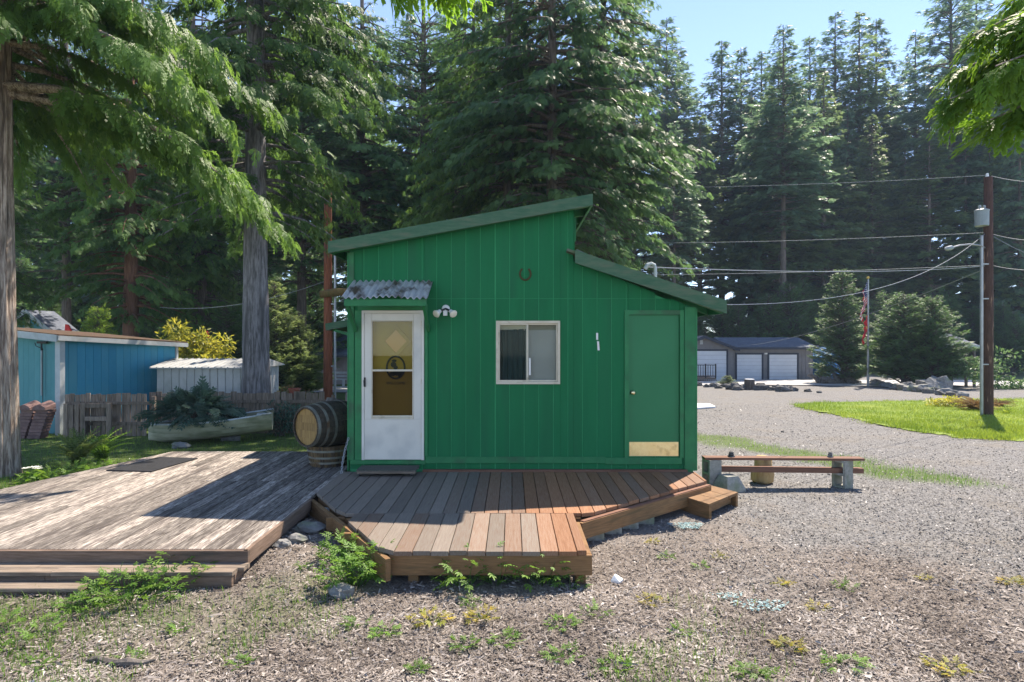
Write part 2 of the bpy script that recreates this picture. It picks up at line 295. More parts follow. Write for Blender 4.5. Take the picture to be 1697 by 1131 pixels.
# ================================================================ ground
def smooth(a, b, x):
    t = np.clip((x - a) / (b - a), 0, 1); return t * t * (3 - 2 * t)
def vnoise(x, y, s, seed=0):                    # cheap smooth 2D value noise
    r = np.random.RandomState(seed); T = r.rand(64, 64)
    u, v = x * s, y * s; i, j = np.floor(u).astype(int), np.floor(v).astype(int); a, b = u - i, v - j
    a = a*a*(3-2*a); b = b*b*(3-2*b); g = lambda p, q: T[p % 64, q % 64]
    return (g(i,j)*(1-a)*(1-b) + g(i+1,j)*a*(1-b) + g(i,j+1)*(1-a)*b + g(i+1,j+1)*a*b)
def zone_gravel(x, y):                          # 0 = needle and bark litter, 1 = gravel
    n = vnoise(x, y, 0.9, 3) - 0.5 + 0.6*(vnoise(x, y, 2.7, 4) - 0.5)
    return smooth(-0.9, 1.1, (y - 6.3) * 0.48 + (x - 2.4) * 0.36 + n * 1.5) * smooth(-4.0, -1.0, x)
def zone_green(x, y):
    n = vnoise(x, y, 0.8, 7) - 0.5 + 0.5*(vnoise(x, y, 3.1, 8) - 0.5)
    left = smooth(-2.6, -4.4, x) * smooth(8.4, 9.6, y + n) * smooth(30, 20, y)
    edge = smooth(-5.9, -6.6, x) * smooth(6.0, 7.0, y)
    low = 0.75 * smooth(-2.2, -4.0, x + 1.6*n) * smooth(5.2, 4.6, y)
    strip = smooth(0.9, 0.3, np.abs(x - (4.5 + (14.0 - y) * 0.42) + n*0.8)) * smooth(8.4, 9.4, y) * smooth(19, 15, y) * 0.8
    moss = 0.42 * smooth(2.2, 0.4, x) * smooth(0.58, 0.74, vnoise(x, y, 1.1, 21)*0.75 + vnoise(x, y, 3.7, 22)*0.25) * smooth(5.6, 5.0, y)
    far = smooth(28, 34, y + 4*n) * smooth(34, 38, x) * 0.8 + smooth(58, 62, y)*0.6
    return np.clip(np.maximum.reduce([left, edge, low, strip, far, moss]), 0, 1)
gzv = np.vectorize(gz)
xs = np.unique(np.concatenate([np.linspace(-420,-40,12), np.linspace(-40,-12,29), np.arange(-12,14,0.13), np.linspace(14,45,60), np.linspace(45,460,16)]))
ys = np.unique(np.concatenate([np.linspace(-60,2.5,10), np.arange(2.5,16,0.12), np.linspace(16,60,130), np.linspace(60,900,24)]))
GX, GY = np.meshgrid(xs, ys); GZ = gzv(GX, GY)
GZ = GZ + (vnoise(GX, GY, 1.3, 1) - 0.5) * 0.035 * smooth(3.0, 5.0, GY*0+6) + (vnoise(GX, GY, 4.1, 2) - 0.5) * 0.014
nx, ny = len(xs), len(ys)
idx = np.arange(nx*ny).reshape(ny, nx)
faces = np.stack([idx[:-1,:-1], idx[:-1,1:], idx[1:,1:], idx[1:,:-1]], -1).reshape(-1,4)
def np_mesh(name, verts, faces, mats, tint=None, smooth_=False):
    me = bpy.data.meshes.new(name); n, k = faces.shape
    me.vertices.add(len(verts)); me.vertices.foreach_set('co', np.ascontiguousarray(verts, dtype=np.float32).ravel())
    me.loops.add(n*k); me.loops.foreach_set('vertex_index', faces.astype(np.int32).ravel())
    me.polygons.add(n); me.polygons.foreach_set('loop_start', (np.arange(n)*k).astype(np.int32))
    me.polygons.foreach_set('loop_total', np.full(n, k, dtype=np.int32))
    if smooth_: me.polygons.foreach_set('use_smooth', np.ones(n, dtype=bool))
    for m in mats: me.materials.append(M_[m])
    if tint is not None:
        a = me.attributes.new('tint', 'FLOAT', 'POINT'); a.data.foreach_set('value', tint.astype(np.float32))
    me.update(calc_edges=True); return me
gm, gn, N, L = nodes('ground_mix')
out = N('ShaderNodeOutputMaterial'); b = N('ShaderNodeBsdfPrincipled'); L(b.outputs[0], out.inputs[0]); b.inputs['Roughness'].default_value = 0.95; b.inputs['Specular IOR Level'].default_value = 0.15
tc = N('ShaderNodeTexCoord')
def noise_(sc_, det=6): 
    z = N('ShaderNodeTexNoise'); z.inputs['Scale'].default_value = sc_; z.inputs['Detail'].default_value = det; z.inputs['Roughness'].default_value = 0.7; L(tc.outputs['Object'], z.inputs['Vector']); return z
def mix_(f, a, c):
    x = N('ShaderNodeMix'); x.data_type = 'RGBA'
    for s_, v_ in ((x.inputs[0], f), (x.inputs[6], a), (x.inputs[7], c)):
        if hasattr(v_, 'links'): L(v_, s_)
        else: s_.default_value = (*v_, 1)
    return x.outputs[2]
def rng_(s_, a, c):
    r = N('ShaderNodeMapRange'); r.inputs[1].default_value = a; r.inputs[2].default_value = c; L(s_, r.inputs[0]); return r.outputs[0]
nf, nm, nb = noise_(70), noise_(9), noise_(0.9)
vo = N('ShaderNodeTexVoronoi'); vo.inputs['Scale'].default_value = 45; L(tc.outputs['Object'], vo.inputs['Vector'])
litter = mix_(rng_(nf.outputs[0], 0.35, 0.65), (0.13,0.108,0.092), (0.31,0.265,0.23)); litter = mix_(rng_(nm.outputs[0], 0.5, 0.75), litter, (0.17,0.138,0.115))
grav = mix_(rng_(vo.outputs['Color'], 0.1, 0.9), (0.09,0.088,0.088), (0.27,0.26,0.25)); grav = mix_(rng_(nb.outputs[0], 0.5, 0.8), grav, (0.20,0.175,0.145))
grn = mix_(rng_(nm.outputs[0], 0.35, 0.65), (0.055,0.085,0.025), (0.12,0.17,0.045))
a1 = N('ShaderNodeAttribute'); a1.attribute_name = 'gravel'; a2 = N('ShaderNodeAttribute'); a2.attribute_name = 'green'
c = mix_(a1.outputs['Fac'], litter, grav); c = mix_(a2.outputs['Fac'], c, grn); L(c, b.inputs['Base Color'])
bp = N('ShaderNodeBump'); bp.inputs['Strength'].default_value = 0.7; bp.inputs['Distance'].default_value = 0.02; L(nf.outputs[0], bp.inputs['Height']); L(bp.outputs[0], b.inputs['Normal'])
gme = np_mesh('ground', np.stack([GX, GY, GZ], -1).reshape(-1,3), faces, ['ground_mix'], smooth_=True)
for nm_, fn in (('gravel', zone_gravel), ('green', zone_green)):
    a = gme.attributes.new(nm_, 'FLOAT', 'POINT'); a.data.foreach_set('value', fn(GX, GY).astype(np.float32).ravel())
struct(link('ground', gme))

# a pale paved road across the yard in front of the garage
def sheet(name, pts, mat_, dz, sub=1):
    mb = MB(); mb.add([(p.x, p.y, gz(p.x, p.y) + dz) for p in pts], [tuple(range(len(pts)))]); return struct(mb.build(name, mat_))
mat('pale_road', (0.38,0.37,0.37), (0.47,0.46,0.45), 3, 0.9, c3=(0.33,0.32,0.31), s3=0.6, bump=0.2)
mb = MB(); xsr = np.linspace(2, 110, 40)
def road_y(x): return (38.2 - 0.10*(x-14), 46.2 - 0.02*(x-14)) if x > 14 else (38.2, 46.2)
v_ = []
for x in xsr:
    a, c = road_y(x); v_ += [(x, a + 0.4*math.sin(x*1.7), gz(x, a)+0.05), (x, c, gz(x, c)+0.05)]
mb.add(v_, [(2*i, 2*i+2, 2*i+3, 2*i+1) for i in range(len(xsr)-1)]); struct(mb.build('paved_road', 'pale_road'))
mb = MB(); xsr = np.linspace(-60, -2, 20); v_ = []
for x in xsr: v_ += [(x, 30.5, gz(x,30.5)+0.05), (x, 36.5, gz(x,36.5)+0.05)]
mb.add(v_, [(2*i, 2*i+2, 2*i+3, 2*i+1) for i in range(len(xsr)-1)]); struct(mb.build('side_road', 'pale_road'))

# ================================================================ the green shed
WY = 8.40                                        # front wall plane
XL, XR, XC, ZB = -2.272, 2.533, 0.853, 0.318
YB = 13.2
def ztop(x):                                     # wall top under the two roofs
    if x <= XC: return 3.36 + (x - XL) / (XC - XL) * (3.99 - 3.36)
    return 3.21 + (x - XC) / (XR - XC) * (2.565 - 3.21)
shed = thing('green_shed', (0.1, WY, 0), 'bright green wooden shed with split mono-pitch roof, white storm door and window', 'shed')
wallp = [(XL, ZB-0.28), (XR, ZB-0.28), (XR, ztop(XR)-0.02), (XC+0.002, 3.19), (XC, 3.97), (XL, 3.34)]
DOOR = (-2.085, -1.222, 0.448, 2.522); DOOR2 = (1.625, 2.335, 0.49, 2.465); WIN = (-0.222, 0.668, 1.50, 2.38)
mb = MB()
# backing wall with three openings, built from columns
cuts = sorted([XL+0.01, DOOR[0], DOOR[1], WIN[0], WIN[1], XC, DOOR2[0], DOOR2[1], XR-0.01])
ops = [DOOR, DOOR2, WIN]
def column(x0, x1, z0, zt0, zt1, y0, y1):
    mb.add([(x0,y0,z0),(x1,y0,z0),(x1,y1,z0),(x0,y1,z0),(x0,y0,zt0),(x1,y0,zt1),(x1,y1,zt1),(x0,y1,zt0)],
           [(0,3,2,1),(4,5,6,7),(0,1,5,4),(1,2,6,5),(2,3,7,6),(3,0,4,7)])
for x0, x1 in zip(cuts[:-1], cuts[1:]):
    xm = (x0+x1)/2; op = [o for o in ops if o[0] <= xm <= o[1]]
    t0, t1 = ztop(x0+1e-4)-0.03, ztop(x1-1e-4)-0.03
    if op:
        o = op[0]
        if o[2] > ZB: column(x0, x1, 0.05, o[2], o[2], WY+0.012, WY+0.10)
        column(x0, x1, o[3], t0, t1, WY+0.012, WY+0.10)
    else: column(x0, x1, 0.05, t0, t1, WY+0.012, WY+0.10)
wall = mb.build('front_wall', 'groove_lit_green', shed)
# grooved siding: each strip between two grooves is its own board
pitch = 0.2033; x = XL + 0.002; n_ = 0
ZS = 2.69
def strip(x0, x1, z0, za, zb):
    if min(za, zb) - z0 < 0.02: return
    m2 = MB(); y0, y1 = WY+0.006, WY+0.0115; c = 0.0022
    m2.add([(x0,y1,z0),(x0+c,y0,z0),(x1-c,y0,z0),(x1,y1,z0),(x0,y1,za),(x0+c,y0,za),(x1-c,y0,zb),(x1,y1,zb)],
           [(0,3,2,1),(4,5,6,7),(0,1,5,4),(1,2,6,5),(2,3,7,6)])
    m2.build('siding_board', 'green_paint', wall, origin=((x0+x1)/2, WY, z0))
edges = []
while x < XR - 0.02:
    edges.append((x + 0.0052, min(x + pitch - 0.0052, XR - 0.004))); x += pitch
segs = []
for a, b2 in edges:                              # split a strip where an opening's edge or the roof step runs through it
    cs = [a] + sorted(c for o in ops for c in (o[0]-0.003, o[1]+0.003) if a < c < b2) + ([XC] if a < XC < b2 else []) + [b2]
    cs = sorted(cs); segs += [(p, q) for p, q in zip(cs[:-1], cs[1:]) if q - p > 0.012]
for a, b2 in segs:
    xm = (a+b2)/2; op = [o for o in ops if o[0] < xm < o[1]]
    spans = [(ZB, 99)]
    if op: spans = [(ZB, op[0][2]-0.003), (op[0][3]+0.003, 99)]
    for s0, s1 in spans:
        for lo_, hi_ in ((s0, min(s1, ZS-0.003)), (max(s0, ZS+0.003), s1)):
            ta, tb = min(hi_, ztop(a+1e-4)), min(hi_, ztop(b2-1e-4))
            if ta > lo_ + 0.02: strip(a, b2, lo_, ta, tb)
# side and back walls, floor frame
mb = MB(); mb.box(XL, XL+0.1, WY+0.102, YB, 0.02, 3.32).box(XR-0.1, XR, WY+0.102, YB, 0.02, 2.54).box(XL+0.101, XR-0.101, YB-0.1, YB-0.002, 0.02, 2.54)
mb.box(XC-0.05, XC+0.03, WY+0.102, YB-0.101, 2.545, 3.95); mb.build('side_wall', 'green_paint', shed)
MB().box(XL+0.02, XR-0.02, WY+0.2, YB-0.2, 0.03, 0.10).build('floor_frame', 'seam_dark', shed)
mb = MB(); mb.box(XL+0.101, XR-0.101, WY+0.62, WY+0.66, 0.11, 2.52); mb.build('inner_wall', 'tan_valance', shed)   # seen through the panes
for (x0, x1, z0, z1, y0) in ((-1.20, 1.30, 0.40, 0.49, 0.016), (1.302, 2.36, 0.385, 0.478, 0.018), (-2.25, -1.203, 0.385, 0.445, 0.016)):
    MB().cbox(x0, x1, WY-y0, WY-0.001, z0, z1, 0.004, 0).build('skirt_board', 'green_trim', shed, origin=((x0+x1)/2, WY, z0))
MB().cbox(2.395, 2.548, WY-0.035, WY-0.001, 0.30, 2.57, 0.005, 2).build('corner_board', 'green_trim', shed, origin=(2.47, WY, 1))
MB().cbox(2.549, 2.572, WY-0.03, WY+0.09, 0.30, 2.56, 0.004, 2).build('corner_board', 'green_trim', shed, origin=(2.56, WY, 1))
MB().cbox(XL-0.018, XL-0.001, WY-0.012, WY+0.10, 0.29, 3.33, 0.003, 2).build('corner_board', 'green_trim', shed, origin=(XL, WY, 1))
MB().cbox(XL+0.001, XL+0.075, WY-0.014, WY-0.001, 0.446, 3.33, 0.003, 2).build('corner_board', 'green_trim', shed, origin=(XL, WY, 1))
# roofs: slab, fascia, rafters
FY = 8.20
def slab(name, a, c, th, y0, y1, mat_, par):
    (xa, za), (xb, zb) = a, c
    m2 = MB(); m2.prism([(xa, za), (xb, zb), (xb, zb+th), (xa, za+th)], y0, y1, axis=1); return m2.build(name, mat_, par)
up_a, up_b = (P(545,0,FY).x, P(0,402,FY).z), (P(981,0,FY).x, P(0,323,FY).z)
lo_a, lo_b = (P(953,0,FY).x, P(0,416,FY).z), (P(1202,0,FY).x, P(0,500,FY).z)
roof = slab('roof', (up_a[0], up_a[1]-0.03), (up_b[0], up_b[1]-0.03), 0.035, FY+0.03, YB+0.25, 'roofing', shed)
low = slab('lower_roof', (lo_a[0]-0.1, lo_a[1]+0.003), (lo_b[0], lo_b[1]-0.03), 0.035, FY+0.03, YB+0.25, 'roofing', shed)
def fascia(a, c, h, y0, y1, par):
    m2 = MB(); (xa, za), (xb, zb) = a, c
    m2.prism([(xa, za-h), (xb, zb-h), (xb, zb+0.012), (xa, za+0.012)], y0, y1, axis=1); return m2.build('fascia_board', 'green_fascia', par, origin=(xa, y0, za))
fascia((up_a[0]-0.01, up_a[1]), (up_b[0]+0.01, up_b[1]), 0.145, FY-0.012, FY+0.028, roof)
fascia((lo_a[0], lo_a[1]), (lo_b[0]+0.015, lo_b[1]), 0.165, FY-0.014, FY+0.028, low)
MB().prism([(up_b[0]-0.02, up_b[1]-0.15), (up_b[0]+0.012, up_b[1]-0.15), (up_b[0]+0.012, up_b[1]+0.002), (up_b[0]-0.02, up_b[1]+0.002)], FY+0.03, YB+0.25, axis=1).build('eave_board', 'green_trim', roof)
MB().prism([(lo_b[0]-0.012, lo_b[1]-0.16), (lo_b[0]+0.014, lo_b[1]-0.16), (lo_b[0]+0.014, lo_b[1]), (lo_b[0]-0.012, lo_b[1])], FY+0.03, YB+0.25, axis=1).build('eave_board', 'green_trim', low)
MB().prism([(up_a[0]-0.008, up_a[1]-0.14), (up_a[0]+0.018, up_a[1]-0.14), (up_a[0]+0.018, up_a[1]), (up_a[0]-0.008, up_a[1])], FY+0.03, YB+0.25, axis=1).build('eave_board', 'green_trim', roof)
for i in range(9):                               # rafters run along the slope, tails show below the eaves
    y = FY+0.10 + i*0.6
    sl = (up_b[1]-up_a[1])/(up_b[0]-up_a[0])
    MB().prism([(up_a[0]+0.03, up_a[1]-0.135), (up_b[0]-0.03, up_b[1]-0.14), (up_b[0]-0.03, up_b[1]-0.035), (up_a[0]+0.03, up_a[1]-0.032)], y, y+0.04, axis=1).build('rafter', 'green_trim', roof)
    MB().prism([(XC+0.05, ztop(XC+0.05)+0.005), (lo_b[0]-0.02, lo_b[1]-0.15), (lo_b[0]-0.02, lo_b[1]-0.035), (XC+0.05, lo_a[1]-0.05)], y, y+0.04, axis=1).build('rafter', 'green_trim', low)
# clerestory window band facing right, behind the step of the roof
mb = MB()
for y in (8.55, 10.1, 11.7): mb.box(XC+0.031, XC+0.055, y, y+1.2, 3.52, 3.56).box(XC+0.031, XC+0.055, y, y+1.2, 3.80, 3.84).box(XC+0.031, XC+0.055, y, y+0.05, 3.561, 3.799).box(XC+0.031, XC+0.055, y+1.15, y+1.2, 3.561, 3.799)
mb.build('clerestory_frame', 'green_trim', shed)
mb = MB()
for y in (8.55, 10.1, 11.7): mb.box(XC+0.034, XC+0.040, y+0.05, y+1.15, 3.561, 3.799)
mb.build('clerestory_pane', 'window_glass', shed)
# vent pipes and service mast
for (px, Y, h) in ((929, 10.5, 0.30), (936.5, 10.55, 0.26)):
    p = P(px, 330, Y); MB().tube([(p.x, Y, 3.75), (p.x, Y, 4.45+h-0.2)], 0.035, 10).build('vent_pipe', 'pipe_metal', roof, origin=(p.x, Y, 3.9))
mp = P(1086, 455, 9.4)
MB().tube([(mp.x, 9.4, 2.75), (mp.x, 9.4, 3.22), (mp.x-0.01, 9.4, 3.28), (mp.x-0.06, 9.4, 3.305), (mp.x-0.12, 9.4, 3.28), (mp.x-0.16, 9.4, 3.22)], [0.026]*4+[0.036,0.03], 10).build('service_mast', 'pipe_metal', low, origin=(mp.x, 9.4, 3))
# side awning roof on the left wall
sa = P(551, 546, 11.0)
m2 = MB(); m2.prism([(sa.x, 2.28), (XL-0.002, 2.46), (XL-0.002, 2.58), (sa.x-0.01, 2.40)], 10.6, 12.0, axis=1); side = m2.build('side_canopy', 'green_fascia', shed)
for y in (10.7, 11.85): MB().beam((XL-0.005, y, 2.02), (sa.x+0.12, y, 2.29), 0.05, 0.05).build('brace', 'green_trim', side)

# ---- storm door
d0, d1, dz0, dz1 = DOOR
door = MB().box(d0, d0+0.035, WY-0.034, WY+0.05, dz0, dz1-0.036).box(d1-0.035, d1, WY-0.034, WY+0.05, dz0, dz1-0.036).box(d0, d1, WY-0.036, WY+0.05, dz1-0.035, dz1).build('storm_door', 'white_door', shed, origin=(d0, WY, dz0))
gx0, gx1 = P(618,0,WY).x, P(684,0,WY).x; gz0, gz1, gmz = P(0,692,WY).z, P(0,533,WY).z, P(0,614,WY).z
i0, i1 = d0+0.037, d1-0.037; yb0, yb1 = WY-0.028, WY+0.006
MB().cbox(i0, i1, yb0, yb1, dz0+0.004, gz0-0.02, 0.004, 0).build('door_panel', 'white_door', door, origin=(i0, WY, dz0))
MB().cbox(i0, gx0-0.014, yb0, yb1, gz0-0.019, dz1-0.038, 0.003, 2).build('door_stile', 'white_door', door, origin=(i0, WY, gz0))
MB().cbox(gx1+0.014, i1, yb0, yb1, gz0-0.019, dz1-0.038, 0.003, 2).build('door_stile', 'white_door', door, origin=(i1, WY, gz0))
MB().cbox(gx0-0.013, gx1+0.013, yb0, yb1, gz1+0.014, dz1-0.038, 0.003, 0).build('door_rail', 'white_door', door, origin=(gx0, WY, gz1))
m2 = MB(); 
for (a, b2, c2, e) in ((gx0-0.013, gx0, gz0, gz1), (gx1, gx1+0.013, gz0, gz1)): m2.box(a, b2, yb0-0.006, yb0+0.018, c2, e)
m2.box(gx0-0.013, gx1+0.013, yb0-0.007, yb0+0.018, gz1, gz1+0.013).box(gx0-0.013, gx1+0.013, yb0-0.007, yb0+0.018, gz0-0.018, gz0)
m2.box(gx0, gx1, yb0-0.004, yb0+0.014, gmz-0.013, gmz+0.013).box(gx0, gx1, yb0-0.002, yb0+0.014, gz0+0.002, gz0+0.03); m2.build('glass_frame', 'cream_frame', door, origin=(gx0, WY, gz0))
MB().box(gx0, gx1, yb0+0.008, yb0+0.010, gmz+0.013, gz1).build('pane', 'door_glass', door)
MB().box(gx0, gx1, yb0+0.010, yb0+0.012, gz0+0.03, gmz-0.013).build('pane', 'screen_glass', door)
m2 = MB(); hx, hz = P(605.5,0,WY).x, P(0,634,WY).z
m2.box(hx-0.011, hx+0.011, yb0-0.012, yb0-0.0005, hz-0.06, hz+0.07).tube([(hx, yb0-0.012, hz+0.04), (hx, yb0-0.05, hz+0.03), (hx+0.004, yb0-0.05, hz-0.05)], 0.009, 8); m2.build('handle', 'dark_metal', door, origin=(hx, WY, hz))
for zz in (0.75, 1.5, 2.3): MB().tube([(d1-0.036, yb0-0.004, zz), (d1-0.036, yb0-0.004, zz+0.08)], 0.006, 6).build('hinge', 'cream_frame', door)
inner = MB().box(d0+0.02, d1-0.02, WY+0.051, WY+0.09, dz0, dz1-0.02).build('inner_door', 'yellow_door', door)
dc = P(655, 566, WY); 
def diamond(r0, r1, y0, y1, mat_, nm_):
    m3 = MB(); o_ = [(dc.x-r1*0.92, dc.z), (dc.x, dc.z-r1), (dc.x+r1*0.92, dc.z), (dc.x, dc.z+r1)]
    if r0 == 0: m3.prism(o_, y0, y1, axis=1)
    else:
        i_ = [(dc.x-r0*0.92, dc.z), (dc.x, dc.z-r0), (dc.x+r0*0.92, dc.z), (dc.x, dc.z+r0)]
        for k in range(4): m3.prism([o_[k], o_[(k+1)%4], i_[(k+1)%4], i_[k]], y0, y1, axis=1)
    return m3.build(nm_, mat_, inner)
diamond(0.165, 0.235, WY+0.030, WY+0.0505, 'yellow_door', 'diamond_moulding'); diamond(0, 0.163, WY+0.044, WY+0.0502, 'orange_pane', 'diamond_light')
# oval welcome plaque hanging on the inner door
pc = P(655, 612, WY); pl = MB(); n = 28
ov = [(pc.x + 0.125*math.cos(2*math.pi*k/n), WY+0.032, pc.z + 0.02 + 0.155*math.sin(2*math.pi*k/n)) for k in range(n+1)]
pl.tube(ov, 0.0125, 6, caps=False)
for (cx, cz, rx, rz) in ((-0.02,0.115,0.035,0.02),(-0.03,0.06,0.04,0.04),(0.0,0.02,0.03,0.03),(0.03,-0.05,0.075,0.045),(-0.045,-0.07,0.05,0.03),(0.06,-0.09,0.03,0.03)):
    pl.prism([(pc.x+cx+rx*math.cos(k*math.pi/5), pc.z+cz+rz*math.sin(k*math.pi/5)) for k in range(10)], WY+0.026, WY+0.034+cx*0.02, axis=1)
plaque = pl.build('welcome_plaque', 'dark_metal', None); tag(plaque, 'dark metal oval cowboy welcome plaque behind the storm door glass', 'plaque')
def text(body, size, mat_, parent, loc, rot=(math.pi/2,0,0), name='lettering', ext=0.002):
    cu = bpy.data.curves.new(name, 'FONT'); cu.body = body; cu.size = size; cu.align_x = 'CENTER'; cu.align_y = 'CENTER'; cu.extrude = ext; cu.resolution_u = 2
    o = bpy.data.objects.new('tmp', cu); COL.objects.link(o); bpy.context.view_layer.update()
    me = bpy.data.meshes.new_from_object(o); bpy.data.objects.remove(o); me.materials.append(M_[mat_])
    ob = link(name, me, parent, loc); ob.rotation_euler = rot; return ob
text('WELCOME', 0.055, 'dark_metal', plaque, (pc.x, WY+0.028, P(0,636,WY).z))
# ---- corrugated awning over the storm door
aw = MB(); nseg = 84; xa0, xa1 = P(586,0,WY).x, P(718,0,WY).x; xb0, xb1 = P(566,0,7.9).x, P(709,0,7.9).x
zt, zf = P(0,466,WY).z, P(0,493,7.9).z; th = 0.004; vs = []
for s_ in (0, 1):
    for j in range(3):
        t = j/2; y = WY-0.02 + (7.88-WY+0.02)*t
        for i in range(nseg+1):
            u = i/nseg; xx = (xa0+(xa1-xa0)*u)*(1-t) + (xb0+(xb1-xb0)*u)*t
            zz = zt + (zf-zt)*t + 0.016*math.sin(u*nseg/6*2*math.pi) + (0.012*math.sin(u*9+t*3))*t
            vs.append((xx, y, zz - s_*th))
W = nseg+1; fs = []
for s_ in (0, 1):
    for j in range(2):
        for i in range(nseg):
            q = (s_*3*W+j*W+i, s_*3*W+j*W+i+1, s_*3*W+(j+1)*W+i+1, s_*3*W+(j+1)*W+i); fs.append(q[::-1] if s_ == 0 else q)
for i in range(nseg): fs.append((2*W+i, 2*W+i+1, 5*W+i+1, 5*W+i))
aw.add(vs, fs); awn = aw.build('awning', 'galvanised', shed, origin=(xa0, WY, zt))
MB().cbox(xb0+0.03, xb1-0.02, 7.91, 7.95, zf-0.115, zf-0.022, 0.004, 0).build('awning_rail', 'green_trim', awn, origin=(xb0, 7.9, zf))
for xx in (xb0+0.06, xb1-0.06):
    MB().beam((xx, WY-0.004, zt-0.03), (xx, 7.955, zf-0.03), 0.04, 0.06).build('awning_rafter', 'green_trim', awn)
    MB().beam((xx, WY-0.004, zf-0.42), (xx, 7.955, zf-0.09), 0.04, 0.07).build('awning_brace', 'green_trim', awn)
MB().cbox(d0-0.06, d1+0.05, WY-0.016, WY-0.001, dz1+0.004, dz1+0.09, 0.003, 0).build('door_trim', 'green_trim', shed, origin=(d0, WY, dz1))
MB().cbox(d0-0.10, d0-0.004, WY-0.016, WY-0.001, dz0, dz1+0.002, 0.003, 2).build('door_trim', 'green_trim', shed, origin=(d0, WY, dz1))
MB().cbox(d1+0.004, d1+0.05, WY-0.018, WY-0.001, dz0+0.05, dz1+0.002, 0.003, 2).build('door_trim', 'green_trim', shed, origin=(d1, WY, dz1))
# ---- window
w0, w1, wz0, wz1 = WIN
win = MB().box(w0, w1, WY-0.022, WY+0.05, wz1-0.032, wz1).box(w0, w1, WY-0.026, WY+0.05, wz0, wz0+0.032).box(w0, w0+0.03, WY-0.022, WY+0.05, wz0+0.033, wz1-0.033).box(w1-0.03, w1, WY-0.022, WY+0.05, wz0+0.033, wz1-0.033).build('window', 'cream_frame', shed, origin=(w0, WY, wz0))
xm = P(874,0,WY).x
for (a, b2, y) in ((w0+0.031, xm+0.012, WY-0.012), (xm-0.02, w1-0.031, WY+0.008)):
    z0, z1 = wz0+0.034, wz1-0.034; t = 0.022
    MB().box(a, a+t, y, y+0.018, z0, z1).box(b2-t, b2, y, y+0.018, z0, z1).box(a+t, b2-t, y+0.001, y+0.017, z0, z0+t).box(a+t, b2-t, y+0.001, y+0.017, z1-t, z1).build('sash', 'cream_frame', win, origin=(a, y, z0))
    MB().box(a+t, b2-t, y+0.007, y+0.010, z0+t, z1-t).build('pane', 'window_glass', win)
m2 = MB(); nn = 60; vs = []
for i in range(nn+1):
    u = i/nn; xx = w0+0.03+u*(xm-w0-0.02); yy = WY+0.075+0.016*math.sin(u*31)+0.010*math.sin(u*67+1)
    vs += [(xx, yy, wz0-0.05), (xx+0.008*math.sin(u*9), yy+0.01, wz1-0.13+0.02*u)]
m2.add(vs, [(2*i,2*i+2,2*i+3,2*i+1) for i in range(nn)]); m2.build('curtain', 'curtain', win, smooth=True)
MB().prism([(w0+0.02, wz1-0.115), (w1-0.02, wz1-0.15), (w1-0.02, wz1-0.02), (w0+0.02, wz1-0.02)], WY+0.102, WY+0.106, axis=1).build('valance', 'tan_valance', win)
MB().box(xm+0.01, w1-0.02, WY+0.06, WY+0.062, wz0+0.02, wz1-0.03).build('insect_screen', 'mesh_glass', win)
MB().box(xm+0.006, w1-0.01, WY+0.064, WY+0.068, wz0-0.0, wz1-0.13).build('blind', 'screen', win)
MB().box(xm+0.022, xm+0.046, WY-0.006, WY+0.004, P(0,622,WY).z, P(0,594,WY).z).build('latch_strip', 'white_plastic', win)
# ---- green side door with brass kick plate
e0, e1, ez0, ez1 = DOOR2
MB().box(e0-0.06, e0, WY-0.02, WY+0.03, ez0-0.012, ez1+0.064).build('door_trim', 'green_trim', shed, origin=(e0, WY, ez0))
MB().box(e1, e1+0.055, WY-0.02, WY+0.03, ez0-0.012, ez1+0.064).build('door_trim', 'green_trim', shed, origin=(e1, WY, ez0))
MB().box(e0, e1, WY-0.018, WY+0.03, ez1, ez1+0.062).build('door_trim', 'green_trim', shed, origin=(e0, WY, ez1))
dr = MB().box(e0+0.003, e1-0.003, WY+0.022, WY+0.06, ez0, ez1-0.003).build('plain_door', 'green_door', shed, origin=(e0, WY, ez0))
MB().box(e0+0.012, e1-0.012, WY+0.018, WY+0.0215, ez0+0.004, ez0+0.20).build('kick_plate', 'brass', dr, origin=(e0, WY, ez0))
kp = P(1048.5, 651, WY); MB().lathe([(0.030,0),(0.030,0.006),(0.012,0.01),(0.012,0.03),(0.026,0.04),(0.030,0.055),(0.022,0.068),(0.001,0.07)], 16, Matrix.Translation((kp.x, WY+0.021, kp.z)) @ Matrix.Rotation(math.pi/2, 4, 'X')).build('knob', 'brass', dr, smooth=True)
for (px, py0, py1, rot) in ((989.5, 552, 563.5, 0), (991, 566, 581, 0.07)):
    a, b2 = P(px, py0, WY), P(px, py1, WY); dx = rot*0.12
    MB().prism([(b2.x-0.014+dx, b2.z), (b2.x+0.014+dx, b2.z), (a.x+0.014, a.z), (a.x-0.014, a.z)], WY-0.006, WY-0.0012, axis=1).build('white_strip', 'white_plastic', shed)
